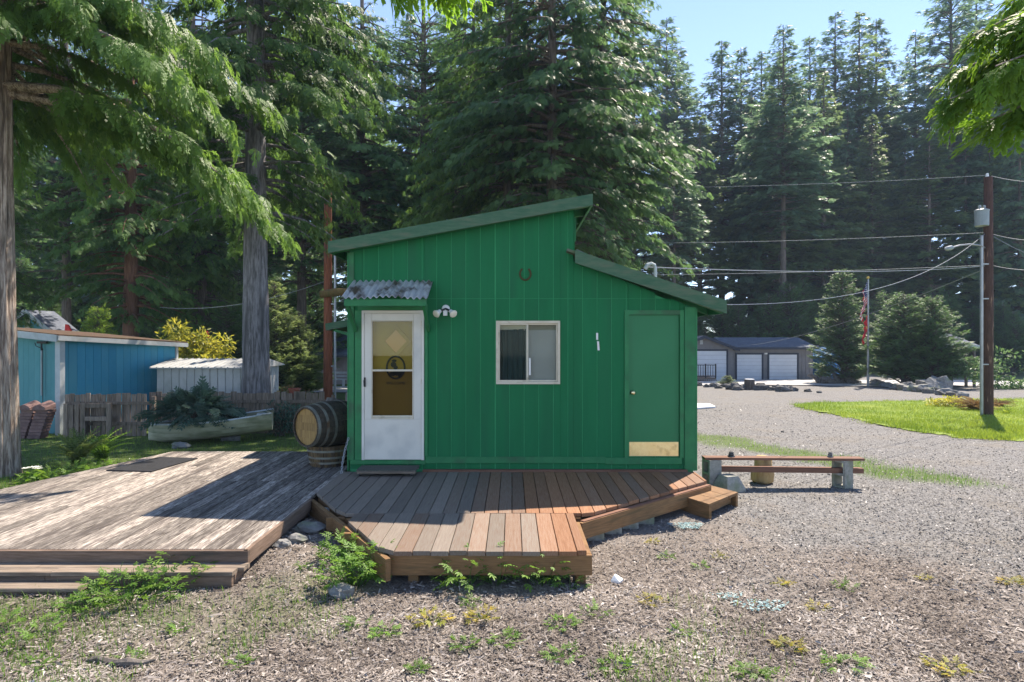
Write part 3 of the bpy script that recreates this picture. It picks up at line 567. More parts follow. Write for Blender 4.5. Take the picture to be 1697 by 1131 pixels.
# ---- twin flood light with motion sensor
fl = thing('flood_light', P(739, 516, WY-0.02), 'twin head outdoor flood light with sensor on the green wall', 'lamp')
c = P(739, 512, WY); 
MB().lathe([(0.055,0),(0.055,0.02),(0.04,0.035),(0.001,0.036)], 16, Matrix.Translation((c.x, WY-0.001, c.z)) @ Matrix.Rotation(math.pi/2, 4, 'X')).build('base_plate', 'white_plastic', fl)
MB().box(c.x-0.028, c.x+0.028, WY-0.09, WY-0.038, c.z-0.10, c.z-0.035).build('sensor', 'white_plastic', fl)
for s_ in (-1, 1):
    a = Vector((c.x, WY-0.03, c.z)); b2 = Vector((c.x+s_*0.072, WY-0.075, c.z-0.035)); e = Vector((c.x+s_*0.118, WY-0.135, c.z-0.078))
    hd = MB().tube([a, b2], 0.014, 8).build('arm', 'dark_metal', fl)
    MB().tube([b2, b2.lerp(e,0.45), e], [0.026,0.032,0.056], 16).build('lamp_head', 'white_plastic', fl, smooth=False)
    d = (e-b2).normalized(); MB().tube([e+d*0.001, e+d*0.014, e+d*0.02], [0.052,0.047,0.02], 16).build('lens', 'lamp_glass', fl)
# ---- horseshoe
hc = P(870.5, 454, WY); pts = [(hc.x+0.075*math.cos(a_)*(1-0.12*max(0,math.sin(a_))), WY-0.008, hc.z+0.088*math.sin(a_)) for a_ in [R_(130+k*280/20) for k in range(21)]]
hs = MB().tube(pts, 0.013, 6).build('horseshoe', 'rust_metal'); tag(hs, 'rusty horseshoe nailed open end up on the green wall', 'horseshoe')

# ================================================================ decks
DZ = 0.30
def quadboard(pts, z0, z1, name, mat_, par, c=0.004, wear=None):
    """deck board from a 4-corner plan, slightly chamfered top"""
    cx = sum(p[0] for p in pts)/4; cy = sum(p[1] for p in pts)/4
    ins = [(p[0]+(c if p[0] < cx else -c), p[1]+(c*0.5 if p[1] < cy else -c*0.5)) for p in pts]
    m2 = MB(); m2.add([(p[0],p[1],z0) for p in pts]+[(p[0],p[1],z1-c) for p in pts]+[(p[0],p[1],z1) for p in ins],
        [(3,2,1,0),(8,9,10,11)]+[(i,(i+1)%4,4+(i+1)%4,4+i) for i in range(4)]+[(4+i,4+(i+1)%4,8+(i+1)%4,8+i) for i in range(4)])
    o = m2.build(name, mat_, par, origin=(cx, cy, z0))
    if wear is not None: o['wear'] = float(wear)
    return o
deck = thing('front_deck', (0, 6.8, 0), 'red-brown angled plank deck in front of the green shed', 'deck')
def yL(x): return 7.14 + (x+2.30)/(1.20)*(5.185-7.14)     # left diagonal edge
def yR(x): return 6.21 + (x-0.68)/(1.84)*(7.79-6.21)      # right diagonal edge
x = -2.325; k = 0
while x < 2.50:
    x1 = min(x+0.138, 2.515); ya, yb = [max(6.325, yL(q)-0.02 if q < -1.0 else 0, yR(q) if q > 0.68 else 0) for q in (x, x1)]
    if x < -1.8: ya, yb = max(ya, yL(x)), max(yb, yL(x1))
    j = rnd.uniform(-0.012, 0.012); wr = np.clip(1.1 - (x+1.0)*0.75 + rnd.uniform(-0.22, 0.22), 0, 1.25)
    if x > 0.1: wr = max(0, rnd.uniform(-0.5, 0.45))
    quadboard([(x, ya+j), (x1, yb+j), (x1, 8.30), (x, 8.30)], DZ-0.038, DZ+rnd.uniform(-0.002,0.002), 'board', 'deck_wood', deck, wear=wr); x += 0.1455
x = -1.80; k = 0
while x < 0.62:
    x1 = min(x+0.151, 0.642); ya, yb = max(5.185, yL(x)-0.015), max(5.185, yL(x1)-0.015)
    if ya < 6.25: 
        j = rnd.uniform(-0.012, 0.012); wr = [0.9,0.75,1.0,1.1,0.7,1.0,1.05,0.9,0.75,0.95,0.6,0.9,0.35,0.05,0.1,0.0,0][k % 17]
        quadboard([(x, ya+j), (x1, yb+j), (x1, 6.315), (x, 6.315)], DZ-0.038, DZ+rnd.uniform(-0.001,0.003), 'board', 'deck_wood', deck, wear=wr); k += 1
    x += 0.1575
MB().beam((-2.33, 7.02, 0.165), (-1.05, 5.115, 0.165), 0.045, 0.19).build('rim_beam', 'beam_wood', deck)
MB().beam((-2.26, 7.10, 0.205), (-1.0, 5.245, 0.205), 0.04, 0.10).build('rim_beam', 'beam_wood', deck)
MB().cbox(-1.06, 0.69, 5.20, 5.245, 0.085, DZ-0.040, 0.005, 0).build('front_beam', 'beam_wood', deck)
MB().cbox(0.646, 0.69, 5.247, 6.15, 0.085, DZ-0.040, 0.005, 1).build('side_beam', 'beam_wood', deck)
MB().beam((0.70, 6.155, 0.165), (2.535, 7.735, 0.165), 0.045, 0.17).build('rim_beam', 'beam_wood', deck)
MB().beam((0.72, 6.19, 0.253), (2.53, 7.745, 0.253), 0.05, 0.015).build('trim_strip', 'plank_red', deck)
MB().cbox(2.47, 2.51, 7.76, 8.30, 0.08, DZ-0.040, 0.005, 1).build('side_beam', 'beam_wood', deck)
for (xx, yy) in ((-0.86, 5.25), (0.60, 5.26), (-1.9, 6.9), (0.60, 6.1)): MB().cbox(xx-0.045, xx+0.045, yy, yy+0.09, -0.05, 0.255, 0.005, 2).build('post', 'beam_wood', deck, origin=(xx, yy, 0))
for yy in (5.8, 6.30, 7.2, 8.2): MB().box(max(-2.2, -1.7 + (5.9-yy)*0.6), 0.62 if yy < 6.2 else min(2.4, 0.62+(yy-6.2)*1.0), yy, yy+0.04, 0.12, 0.255).build('joist', 'beam_wood', deck)
for t in (0.10, 0.22, 0.34, 0.46): 
    a = Vector((0.70,6.155,0)).lerp(Vector((2.535,7.735,0)), t); MB().box(a.x-0.09, a.x+0.09, a.y+0.05, a.y+0.22, -0.03, 0.078).build('pier_block', 'concrete', deck, origin=(a.x, a.y, 0))
MB().cbox(-1.23, 2.42, 8.305, 8.375, DZ-0.03, DZ+0.022, 0.004, 0).build('ledger_board', 'plank_red', deck, origin=(0, 8.33, DZ))
ob = P(543, 851, 6.85); MB().cbox(ob.x-0.062, ob.x+0.062, 6.74, 6.80, 0.07, 0.23, 0.008, 2).build('outlet_box', 'grey_plastic', deck, origin=(ob.x, 6.8, 0.15))

LZ = 0.28
ldeck = thing('side_deck', (-4.2, 7.4, 0), 'large weathered grey plank deck beside the green shed', 'deck')
x = -6.42
while x < -2.36:
    x1 = x + 0.1325; x1 = min(x1, -2.345)
    ymax = lambda q: 9.93 if q > -5.57 else (7.41 + (q+6.29)/(0.72)*(9.95-7.41))
    ya, yb = max(5.4, ymax(x)), max(5.5, ymax(x1)); j = 7.86 + (rnd.uniform(-0.01, 0.01) if x > -4.2 else rnd.choice([-1.2, 0.3, 0.9]))
    f0 = 5.30; fr = [(x, f0), (x1, f0)]
    yr = 9.93
    if min(ya, yb) > j + 0.2:
        quadboard([fr[0], fr[1], (x1, j-0.003), (x, j-0.003)], LZ-0.036, LZ+rnd.uniform(-0.002,0.002), 'board', 'old_deck', ldeck)
        quadboard([(x, j+0.003), (x1, j+0.003), (x1, yb), (x, ya)], LZ-0.036, LZ+rnd.uniform(-0.002,0.002), 'board', 'old_deck', ldeck)
    else: quadboard([fr[0], fr[1], (x1, yb), (x, ya)], LZ-0.036, LZ+rnd.uniform(-0.002,0.002), 'board', 'old_deck', ldeck)
    x += 0.1425
for (xa, xb) in ((-6.42, -3.05), (-3.045, -2.30)): MB().cbox(xa, xb, 5.255, 5.296, 0.12, LZ-0.001, 0.004, 0).build('fascia_board', 'old_fascia', ldeck, origin=((xa+xb)/2, 5.27, 0.2))
MB().beam((-2.325, 5.26, 0.215), (-2.325, 6.98, 0.215), 0.035, 0.128).build('side_fascia', 'old_fascia', ldeck)
for yy in (5.6, 6.6, 7.6, 8.8, 9.7): MB().box(-5.9 if yy < 8 else -5.5, -2.36, yy, yy+0.04, 0.06, LZ-0.04).build('joist', 'old_fascia', ldeck)
for yy in (5.32, 6.9, 9.6):
    for xx in (-5.4, -3.8, -2.45): MB().box(xx, xx+0.09, yy, yy+0.09, -0.12, 0.1).build('post', 'old_fascia', ldeck)
# two shallow steps in front of it
s1 = thing('deck_step', (-4, 5.1, 0), 'wide weathered two-board step along the front of the grey deck', 'step')
for i, (ya, yb) in enumerate(((5.135, 5.252), (5.03, 5.130))):
    xr = -2.28 - 0.05*i; cuts_ = [-6.4, -5.1-0.3*i, -4.05+0.2*i, -3.1-0.25*i, xr]
    for a, c in zip(cuts_[:-1], cuts_[1:]): MB().cbox(a+0.002, c-0.002, ya, yb, 0.145, 0.18+rnd.uniform(-.003,.002), 0.004, 0).build('tread_board', 'step_wood', s1, origin=((a+c)/2, ya, 0.16))
for (xa, xb) in ((-6.4, -3.9), (-3.895, -2.34)): MB().cbox(xa, xb, 5.035, 5.075, 0.0, 0.143, 0.004, 0).build('riser', 'old_fascia', s1, origin=((xa+xb)/2, 5.05, 0.1))
MB().beam((-2.35, 5.08, 0.075), (-2.35, 5.25, 0.075), 0.035, 0.135).build('riser', 'old_fascia', s1)
s2 = thing('deck_step', (-4.6, 4.9, 0), 'short low bottom step half sunk in the weeds', 'step')
MB().cbox(-6.3, -3.50, 4.875, 5.02, 0.075, 0.108, 0.005, 0).build('tread_board', 'step_wood', s2, origin=(-4.6, 4.9, 0.1))
MB().cbox(-6.3, -3.55, 4.885, 4.92, -0.02, 0.073, 0.004, 0).build('riser', 'old_fascia', s2, origin=(-4.6, 4.9, 0.05))
# black rubber mat
mt = [P(176,781,1).xzy]; 
def onz(px, py, z): Y = (CH-z)*F/(py-HY); return ((px-CX)/F*Y, Y)
cs = [onz(176,781,LZ), onz(251,783,LZ), onz(328,761,LZ), onz(265,759,LZ)]
m2 = MB(); m2.prism(cs, LZ+0.004, LZ+0.016); o = m2.build('rubber_mat', 'rubber'); tag(o, 'black rubber mat lying on the weathered grey deck', 'mat')
# rolling doorstep
ds = thing('dolly_step', (-1.65, 8.15, DZ), 'small carpeted wheeled dolly used as a doorstep under the white door', 'step')
MB().cbox(-2.06, -1.27, 7.98, 8.28, DZ+0.075, DZ+0.095, 0.004, 0).build('carpet_top', 'carpet', ds, origin=(-1.65, 8.1, 0.39))
for yy in (7.98, 8.255): MB().cbox(-2.05, -1.28, yy, yy+0.025, DZ+0.045, DZ+0.074, 0.003, 0).build('rail', 'step_wood', ds, origin=(-1.65, yy, 0.36))
for xx in (-2.02, -1.33):
    for yy in (8.02, 8.24):
        MB().lathe([(0.024,-0.012),(0.026,0),(0.024,0.012)], 12, Matrix.Translation((xx, yy, DZ+0.028)) @ Matrix.Rotation(math.pi/2, 4, 'Y')).build('caster_wheel', 'dark_metal', ds)
        MB().box(xx-0.018, xx+0.018, yy-0.006, yy+0.006, DZ+0.03, DZ+0.045).build('caster_fork', 'hoop', ds)
# wooden box step by the right corner of the deck
a0, a1, a2, a3 = [onz(*q, 0.19) for q in ((1117,818), (1175,836), (1223,816), (1168,802))]
bs = thing('box_step', (a1[0], a1[1], 0), 'reddish wooden box step at the angled deck edge', 'step')
a0, a1, a2, a3 = [Vector((q[0], q[1], 0)) for q in (a0, a1, a2, a3)]
for i in range(3):
    t0, t1 = i/3+0.006, (i+1)/3-0.006; q = [a0.lerp(a3,t0), a1.lerp(a2,t0), a1.lerp(a2,t1), a0.lerp(a3,t1)]
    m2 = MB(); m2.prism([(p.x,p.y) for p in q], 0.155, 0.19); m2.build('tread_board', 'beam_wood', bs, origin=(q[0].x, q[0].y, 0.17))
ins = (a3-a0).normalized()*0.03
MB().beam(Vector((*a0.xy, 0.075))+ins, Vector((*a1.xy, 0.075))+ins, 0.04, 0.155).build('side_board', 'beam_wood', bs)
MB().beam(Vector((*a3.xy, 0.075))-ins, Vector((*a2.xy, 0.075))-ins, 0.04, 0.155).build('side_board', 'beam_wood', bs)
MB().beam(Vector((*a0.lerp(a3,0.12).xy, 0.10))+(a1-a0)*0.85, Vector((*a3.lerp(a0,0.12).xy, 0.10))+(a2-a3)*0.85, 0.04, 0.09).build('brace_board', 'beam_wood', bs)
# ================================================================ bench of blocks and planks, right of the shed
def cinder(px0, py0, px1, py1, rz, label, dx=0.0):
    g = G((px0+px1)/2, py1); Mx = Matrix.Translation((g.x+dx, g.y+0.1, g.z)) @ Matrix.Rotation(rz, 4, 'Z')
    m2 = MB(); H, Wd, D, t = 0.40, 0.20, 0.19, 0.032
    # stands on end: two face shells joined by three webs, hollow cells open to one side
    for (x0,x1,y0,y1,z0,z1) in ((-D/2,D/2,-Wd/2,-Wd/2+t,0,H),(-D/2,D/2,Wd/2-t,Wd/2,0,H),(-D/2,D/2,-Wd/2+t,Wd/2-t,0,t),(-D/2,D/2,-Wd/2+t,Wd/2-t,H/2-t/2,H/2+t/2),(-D/2,D/2,-Wd/2+t,Wd/2-t,H-t,H)):
        m2.box(x0,x1,y0,y1,z0,z1)
    m2.v = [tuple(Mx @ Vector(v)) for v in m2.v]
    o = m2.build('cinder_block', 'concrete', origin=(g.x+dx, g.y+0.1, g.z)); tag(o, label, 'block', 'blocks holding up the bench planks'); return o
cl = cinder(1170, 772, 1192, 810, R_(14), 'mossy concrete block standing on end beside the shed corner', 0.02)
cr = cinder(1385, 770, 1420, 811, R_(28), 'bare concrete block standing on end under the free end of the bench planks')
ga, gb = Vector(cl.location), Vector(cr.location)
MB().beam(Vector((ga.x-0.12, ga.y, ga.z+0.42)), Vector((gb.x+0.26, gb.y-0.03, gb.z+0.418)), 0.16, 0.033).build('bench_plank', 'plank_red', origin=ga)
pl1 = COL.objects[-1]; tag(pl1, 'long red-brown plank laid across the tops of two concrete blocks', 'plank')
MB().beam(Vector((ga.x-0.02, ga.y+0.0, ga.z+0.262)), Vector((gb.x+0.28, gb.y, gb.z+0.245)), 0.10, 0.07).build('bench_plank', 'plank_red', origin=ga)
tag(COL.objects[-1], 'lower red-brown plank threaded through the hollow concrete blocks', 'plank')
gs = G(1276, 806); gs.y += 0.25; m2 = MB(); prof = [(0.13,0),(0.155,0.03),(0.165,0.12),(0.15,0.2),(0.125,0.24),(0.12,0.36),(0.10,0.385),(0.02,0.39)]
n = 20; vs = []
for r, z in prof:
    for j in range(n): a = 2*math.pi*j/n; rr = r*(1+0.07*math.sin(3*a+z*9)+0.04*math.sin(7*a)); vs.append((gs.x+rr*math.cos(a), gs.y+rr*math.sin(a), gs.z+z))
m2.add(vs, [(i*n+j, i*n+(j+1)%n, (i+1)*n+(j+1)%n, (i+1)*n+j) for i in range(len(prof)-1) for j in range(n)] + [tuple(range(n-1,-1,-1)), tuple((len(prof)-1)*n+j for j in range(n))])
o = m2.build('log_stump', 'log_wood', origin=gs, smooth=True); tag(o, 'short knobbly tan log stump behind the middle of the bench planks', 'stump')
for (px, py, s_, lab) in ((1212, 757, 1.0, 'small dark stacked stone ornament on the bench plank near the shed'), (1376, 762, 0.8, 'small grey stacked stone ornament on the free end of the bench plank')):
    t = (P(px,0,9).x - ga.x*9/ga.y)/((gb.x*9/gb.y) - ga.x*9/ga.y); q = ga.lerp(gb, t); q.z = q.z+0.436 - t*0.0
    m2 = MB(); m2.lathe([(0.055*s_,0),(0.05*s_,0.015),(0.03*s_,0.022),(0.042*s_,0.03),(0.036*s_,0.045),(0.022*s_,0.048),(0.034*s_,0.054),(0.032*s_,0.066),(0.022*s_,0.074),(0.001,0.077)], 10, Matrix.Translation(q))
    o = m2.build('stone_ornament', 'dark_stone' if s_ == 1 else 'stone', origin=q); tag(o, lab, 'ornament', 'stone ornaments on the bench plank')
gp = G(1214, 817); m2 = MB()
def frustum(g, b_, t_, h, rz):
    Mx = Matrix.Translation(g) @ Matrix.Rotation(rz, 4, 'Z'); m3 = MB()
    m3.add([Mx @ Vector(v) for v in ((-b_,-b_,0),(b_,-b_,0),(b_,b_,0),(-b_,b_,0),(-b_,-b_,0.04),(b_,-b_,0.04),(b_,b_,0.04),(-b_,b_,0.04),(-t_,-t_,h),(t_,-t_,h),(t_,t_,h),(-t_,t_,h))],
           [(3,2,1,0),(0,1,5,4),(1,2,6,5),(2,3,7,6),(3,0,4,7),(4,5,9,8),(5,6,10,9),(6,7,11,10),(7,4,8,11),(8,9,10,11)]); return m3
gp.y += 0.15; o = frustum(gp, 0.16, 0.09, 0.21, 0.35).build('pier_block', 'concrete', origin=gp); tag(o, 'grey tapered concrete pier block beside the box step', 'block')
# scraps on the ground
g = G(1022, 967); m2 = MB(); m2.add([(g.x-0.05,g.y,g.z+0.03),(g.x+0.02,g.y-0.03,g.z+0.025),(g.x+0.06,g.y+0.02,g.z+0.03),(g.x,g.y+0.06,g.z+0.06),(g.x-0.02,g.y+0.02,g.z+0.065),(g.x-0.05,g.y,g.z+0.01),(g.x+0.02,g.y-0.03,g.z+0.005),(g.x+0.06,g.y+0.02,g.z+0.01)], [(0,1,4),(1,2,3,4),(0,4,3),(0,5,6,1),(1,6,7,2)])
o = m2.build('crumpled_scrap', 'white_plastic', origin=g); tag(o, 'crumpled white scrap on the litter in front of the deck corner', 'scrap')
def rock(name, g, rx, ry, rz, mat_, label=None, cat='stone', group=None, seed=0, parent=None):
    r = random.Random(seed); m3 = MB(); n, k = 9, 6; vs = []; ph = [r.uniform(0,6.28) for _ in range(6)]
    for i in range(k+1):
        t = math.pi*i/k
        for j in range(n):
            a = 2*math.pi*j/n; d = Vector((math.sin(t)*math.cos(a), math.sin(t)*math.sin(a), math.cos(t)))
            q = 1 + 0.22*math.sin(2.3*d.x*3+ph[0])*math.sin(2*d.y*3+ph[1]) + 0.13*math.sin(5*d.z+ph[2]+3*d.x) + r.uniform(-0.09, 0.09)*(0 < i < k)
            vs.append((g.x+d.x*rx*q, g.y+d.y*ry*q, g.z+rz*0.35+d.z*rz*q))
    m3.add(vs, [(i*n+j, (i+1)*n+j, (i+1)*n+(j+1)%n, i*n+(j+1)%n) for i in range(k) for j in range(n)])
    o = m3.build(name, mat_, parent, origin=g)
    if label: tag(o, label, cat, group)
    return o
g = G(563, 985); rock('rock', g, 0.11, 0.09, 0.06, 'stone', 'rounded tan rock among the weeds at the deck corner', seed=4)
for i, (px, py, s_) in enumerate(((492, 897, 0.09), (470, 905, 0.07), (512, 880, 0.12))):
    rock('rock', G(px, py), s_*1.2, s_, s_*0.6, 'stone', 'dull rounded stone half buried in the gap between the two decks', 'stone', 'stones in the gap between the decks', seed=20+i)
# fallen piece of bark
g = G(190, 1102); m2 = MB(); pts = [Vector((g.x-0.2+0.075*i, g.y+0.025*math.sin(i*1.3), g.z+0.02+0.012*math.sin(i*2.1))) for i in range(7)]
m2.tube(pts, [0.006,0.02,0.026,0.022,0.028,0.018,0.006], 7); o = m2.build('bark_piece', 'stump_wood', origin=g); tag(o, 'curled piece of dark rotten bark lying on the litter', 'bark')

# ================================================================ barrels by the shed
bx = thing('wine_barrel', (-2.76, 8.95, LZ), 'oak barrel lying on its side with a tan head and metal hoops', 'barrel')
hc = P(506, 708, 8.62); ax = Vector((0.56, 0.83, 0)).normalized(); BL = 0.86
MX = Matrix.Translation(hc) @ ax.to_track_quat('Z', 'Y').to_matrix().to_4x4()
prof = [(0.285,0.0),(0.305,0.10),(0.325,0.22),(0.338,0.36),(0.340,0.43),(0.338,0.50),(0.325,0.64),(0.305,0.76),(0.285,BL)]
NS = 26
for k in range(NS):                              # each stave its own board, gaps between
    a0_, a1_ = 2*math.pi*(k+0.03)/NS, 2*math.pi*(k+0.97)/NS; vs = []
    jit = rnd.uniform(-0.0025, 0.0025)
    for r, z in prof:
        for a in (a0_, a1_): vs.append(MX @ Vector(((r+jit)*math.cos(a), (r+jit)*math.sin(a), z)))
        for a in (a0_, a1_): vs.append(MX @ Vector(((r-0.025)*math.cos(a), (r-0.025)*math.sin(a), z)))
    fs = []; q = len(prof)
    for i in range(q-1):
        o_ = 4*i; fs += [(o_,o_+1,o_+5,o_+4),(o_+3,o_+2,o_+6,o_+7),(o_+1,o_+3,o_+7,o_+5),(o_+2,o_,o_+4,o_+6)]
    fs += [(0,2,3,1),(4*q-4,4*q-3,4*q-1,4*q-2)]
    m2 = MB(); m2.add(vs, fs); m2.build('stave', 'stave', bx)
for k in range(5):                               # head planks
    x0, x1 = -0.27+0.108*k+0.001, -0.27+0.108*(k+1)-0.001; pts = []
    e = lambda u: math.sqrt(max(0.0, 0.262**2-u*u)); us = [x0+(x1-x0)*i/6 for i in range(7)]
    poly = [(u, -e(u)) for u in us] + [(u, e(u)) for u in reversed(us)]
    m3 = MB(); m3.prism([p for i, p in enumerate(poly)], 0.028, 0.05); m3.v = [tuple(MX @ Matrix.Rotation(R_(90),4,'Z') @ Vector(v)) for v in m3.v]; m3.build('head_plank', 'barrel_head', bx)
def hoopz(Mh, prf, z0, z1, mat_, par, nn=40):
    f = lambda z: np.interp(z, [p[1] for p in prf], [p[0] for p in prf]) + 0.004
    m3 = MB(); m3.lathe([(f(z0)-0.004,z0),(f(z0),z0+0.0005),(f(z1),z1-0.0005),(f(z1)-0.004,z1)], nn, Mh, caps=False); m3.build('hoop', mat_, par)
for z0, z1 in ((0.004,0.045),(0.135,0.175),(0.265,0.305),(0.555,0.595),(0.685,0.725),(0.815,0.856)): hoopz(MX, prof, z0, z1, 'hoop', bx)
hb = thing('half_barrel', (-2.73, 9.0, LZ), 'wet half barrel standing under the lying oak barrel', 'barrel')
MH = Matrix.Translation((-2.70, 8.93, LZ+0.002)); prof2 = [(0.275,0.0),(0.295,0.09),(0.312,0.2),(0.325,0.3)]
for k in range(24):
    a0_, a1_ = 2*math.pi*(k+0.03)/24, 2*math.pi*(k+0.97)/24; vs = []
    for r, z in prof2:
        for a in (a0_, a1_): vs.append(MH @ Vector((r*math.cos(a), r*math.sin(a), z)))
        for a in (a0_, a1_): vs.append(MH @ Vector(((r-0.025)*math.cos(a), (r-0.025)*math.sin(a), z)))
    fs = []; q = 4
    for i in range(q-1):
        o_ = 4*i; fs += [(o_,o_+1,o_+5,o_+4),(o_+3,o_+2,o_+6,o_+7),(o_+1,o_+3,o_+7,o_+5),(o_+2,o_,o_+4,o_+6)]
    fs += [(0,2,3,1),(12,13,15,14)]; m2 = MB(); m2.add(vs, fs); m2.build('stave', 'wet_stave', hb)
for z0, z1 in ((0.045,0.075),(0.12,0.15),(0.215,0.245)): hoopz(MH, prof2, z0, z1, 'hoop', hb)
MB().lathe([(0.255,0.02),(0.255,0.04)], 24, MH).build('base_disc', 'wet_stave', hb)
# chain
m2 = MB(); c0, c1 = P(577, 728, 8.36), P(565.5, 791, 8.18); nl = 17
for k in range(nl):
    t = k/(nl-1); c = c0.lerp(c1, t) + Vector((-0.02*math.sin(t*3.1),0,0)); d = (c1-c0).normalized(); sx = Vector((0,1,0)) if k % 2 else Vector((1,0,0))
    lp = [c + d*0.024*math.cos(a) + sx*0.012*math.sin(a) for a in [2*math.pi*i/10 for i in range(11)]]
    m2.tube(lp, 0.0045, 5, caps=False)
o = m2.build('chain', 'aluminium', origin=c0); tag(o, 'pale steel chain hanging down the left corner of the green shed', 'chain')
# root stump behind the barrel
m2 = MB(); c = P(562, 690, 10.3); c.z = gz(c.x, 10.3)
for (dx, dz0, dz1, lean, r0, r1) in ((0.0,-0.05,1.16,-0.10,0.30,0.13),(0.2,-0.05,1.28,0.05,0.28,0.16),(-0.2,-0.05,0.85,-0.02,0.26,0.10),(0.05,0.2,1.05,-0.22,0.16,0.08),(0.3,0.0,1.05,0.2,0.22,0.12)):
    pts = [Vector((c.x+dx+lean*t+0.04*math.sin(t*7+dx*9), c.y+0.05*math.cos(t*5+dx*11), c.z+dz0+(dz1-dz0)*t)) for t in np.linspace(0,1,8)]
    m2.tube(pts, list(np.linspace(r0, r1, 8)*(1+0.12*np.sin(np.arange(8)*2.2))), 9)
o = m2.build('root_stump', 'stump_wood', origin=c, smooth=True); tag(o, 'dark gnarled root stump standing behind the barrels', 'stump')

# ================================================================ fence, boat and sheds on the left
def fence(pa, pb, label, step=0.118, tall=1.0, seed=3, skip=()):
    r = random.Random(seed); d = (pb-pa); n_ = int(d.length/step); d.normalize(); nrm = Vector((-d.y, d.x, 0)); yaw = math.atan2(d.y, d.x)
    f = thing('picket_fence', (pa+pb)/2, label, 'fence', 'picket fences behind the boat')
    for i in range(n_):
        q = pa + d*(i*step); z = gz(q.x, q.y); h = tall*(1+r.uniform(-0.025,0.025)); wd = step-0.014+r.uniform(-0.006,0.004); tl = r.uniform(-0.012, 0.012)
        m3 = MB(); m3.prism([(-wd/2,0),(wd/2,0),(wd/2+tl,h-0.008),(wd/2-0.008+tl,h),(-wd/2+0.008+tl,h),(-wd/2+tl,h-0.008)], -0.009, 0.009, axis=1)
        Mx = Matrix.Translation((q.x, q.y, z)) @ Matrix.Rotation(yaw, 4, 'Z'); m3.v = [tuple(Mx @ Vector(v)) for v in m3.v]; m3.build('picket', 'fence_wood', f, origin=(q.x, q.y, z))
    for hz_ in (0.30, 0.78):
        m3 = MB(); m3.beam(pa + Vector((0,0,hz_+gz(pa.x,pa.y))) - nrm*0.03, pb + Vector((0,0,hz_+gz(pb.x,pb.y))) - nrm*0.03, 0.035, 0.075); m3.build('rail', 'fence_wood', f, origin=pa)
    for t in (0.0, 0.5, 1.0):
        q = pa.lerp(pb, t); MB().box(q.x-0.04, q.x+0.04, q.y+0.02, q.y+0.1, gz(q.x,q.y)-0.1, gz(q.x,q.y)+tall*0.93).build('post', 'fence_wood', f, origin=q)
    return f
FYY = 14.15
def fx(px, Y=FYY): return (px-CX)/F*Y
fence(Vector((fx(112), FYY, 0)), Vector((fx(250), FYY+0.05, 0)), 'weathered brown picket fence in front of the blue shed', tall=1.0)
fence(Vector((fx(252, 14.6), 14.6, 0)), Vector((fx(548, 14.6), 14.75, 0)), 'weathered brown picket fence with gaps behind the boat and tree', step=0.15, tall=1.0, seed=5)
# small wooden frame leaning on the fence, and a low gate section at its left end
fr = thing('wooden_frame', (fx(158, 13.95), 13.95, gz(-9.6,13.95)), 'dark square wooden frame leaning against the picket fence', 'frame')
x0, x1, Yq = fx(131, 13.9), fx(182, 13.9), 13.93
for (a, b2, c2, e) in ((x0, x0+0.11, 0.05, 0.80), (x1-0.11, x1, 0.05, 0.80), (x0+0.112, x1-0.112, 0.69, 0.79), (x0+0.112, x1-0.112, 0.39, 0.49)): MB().cbox(a, b2, Yq, Yq+0.04, c2-0.15, e-0.15, 0.004, 2 if e-c2 > 0.3 else 0).build('frame_board', 'fence_wood', fr, origin=(a, Yq, c2))
lg = thing('gate_panel', (fx(112, 14.0), 14.0, -0.15), 'short low slatted gate panel between the blue shed and the fence', 'gate')
for i in range(4):
    xx = fx(103, 13.95)+i*0.13; MB().cbox(xx, xx+0.10, 13.98, 14.0, gz(-10,14), gz(-10,14)+0.78-0.03*(i%2), 0.004, 2).build('slat', 'fence_wood', lg, origin=(xx, 14, 0))
for zz in (0.1, 0.5): MB().cbox(fx(103,13.95), fx(103,13.95)+0.5, 14.001, 14.03, zz, zz+0.07, 0.004, 0).build('rail', 'fence_wood', lg, origin=(-10, 14, zz))

# ---- rowing boat used as a planter
bo = thing('rowing_boat', (-6.5, 13.2, gz(-6.5,13.2)), 'old cream clinker rowing boat planted with dark juniper', 'boat')
bowp, sternp = Vector((fx(246,12.95), 12.95, 0)), Vector((fx(452,13.75), 13.75, 0))
bd = (sternp-bowp); BLn = bd.length; bd.normalize(); bn = Vector((-bd.y, bd.x, 0))
def bsec(t):                                     # half width, keel height, gunwale height along the boat (0 = bow)
    hw = 0.56*(math.sin(math.pi*min(1, 0.06+t*0.80)**0.75)**0.8)*(1.0 if t < 0.6 else 1-0.22*(t-0.6)/0.4)
    hw = 0.50*min(1, (t/0.45)**0.55)*(1 if t < 0.7 else 1-0.18*(t-0.7)/0.3) + 0.02
    return hw, 0.02 + 0.16*t*t*1.0 + 0.05*max(0,0.12-t)/0.12, 0.40 + 0.02*(1-t) + 0.20*t*t + 0.02*max(0,.2-t)
gzb = gz(-6.5, 13.2) + 0.02
NT = 22; strakes = 6
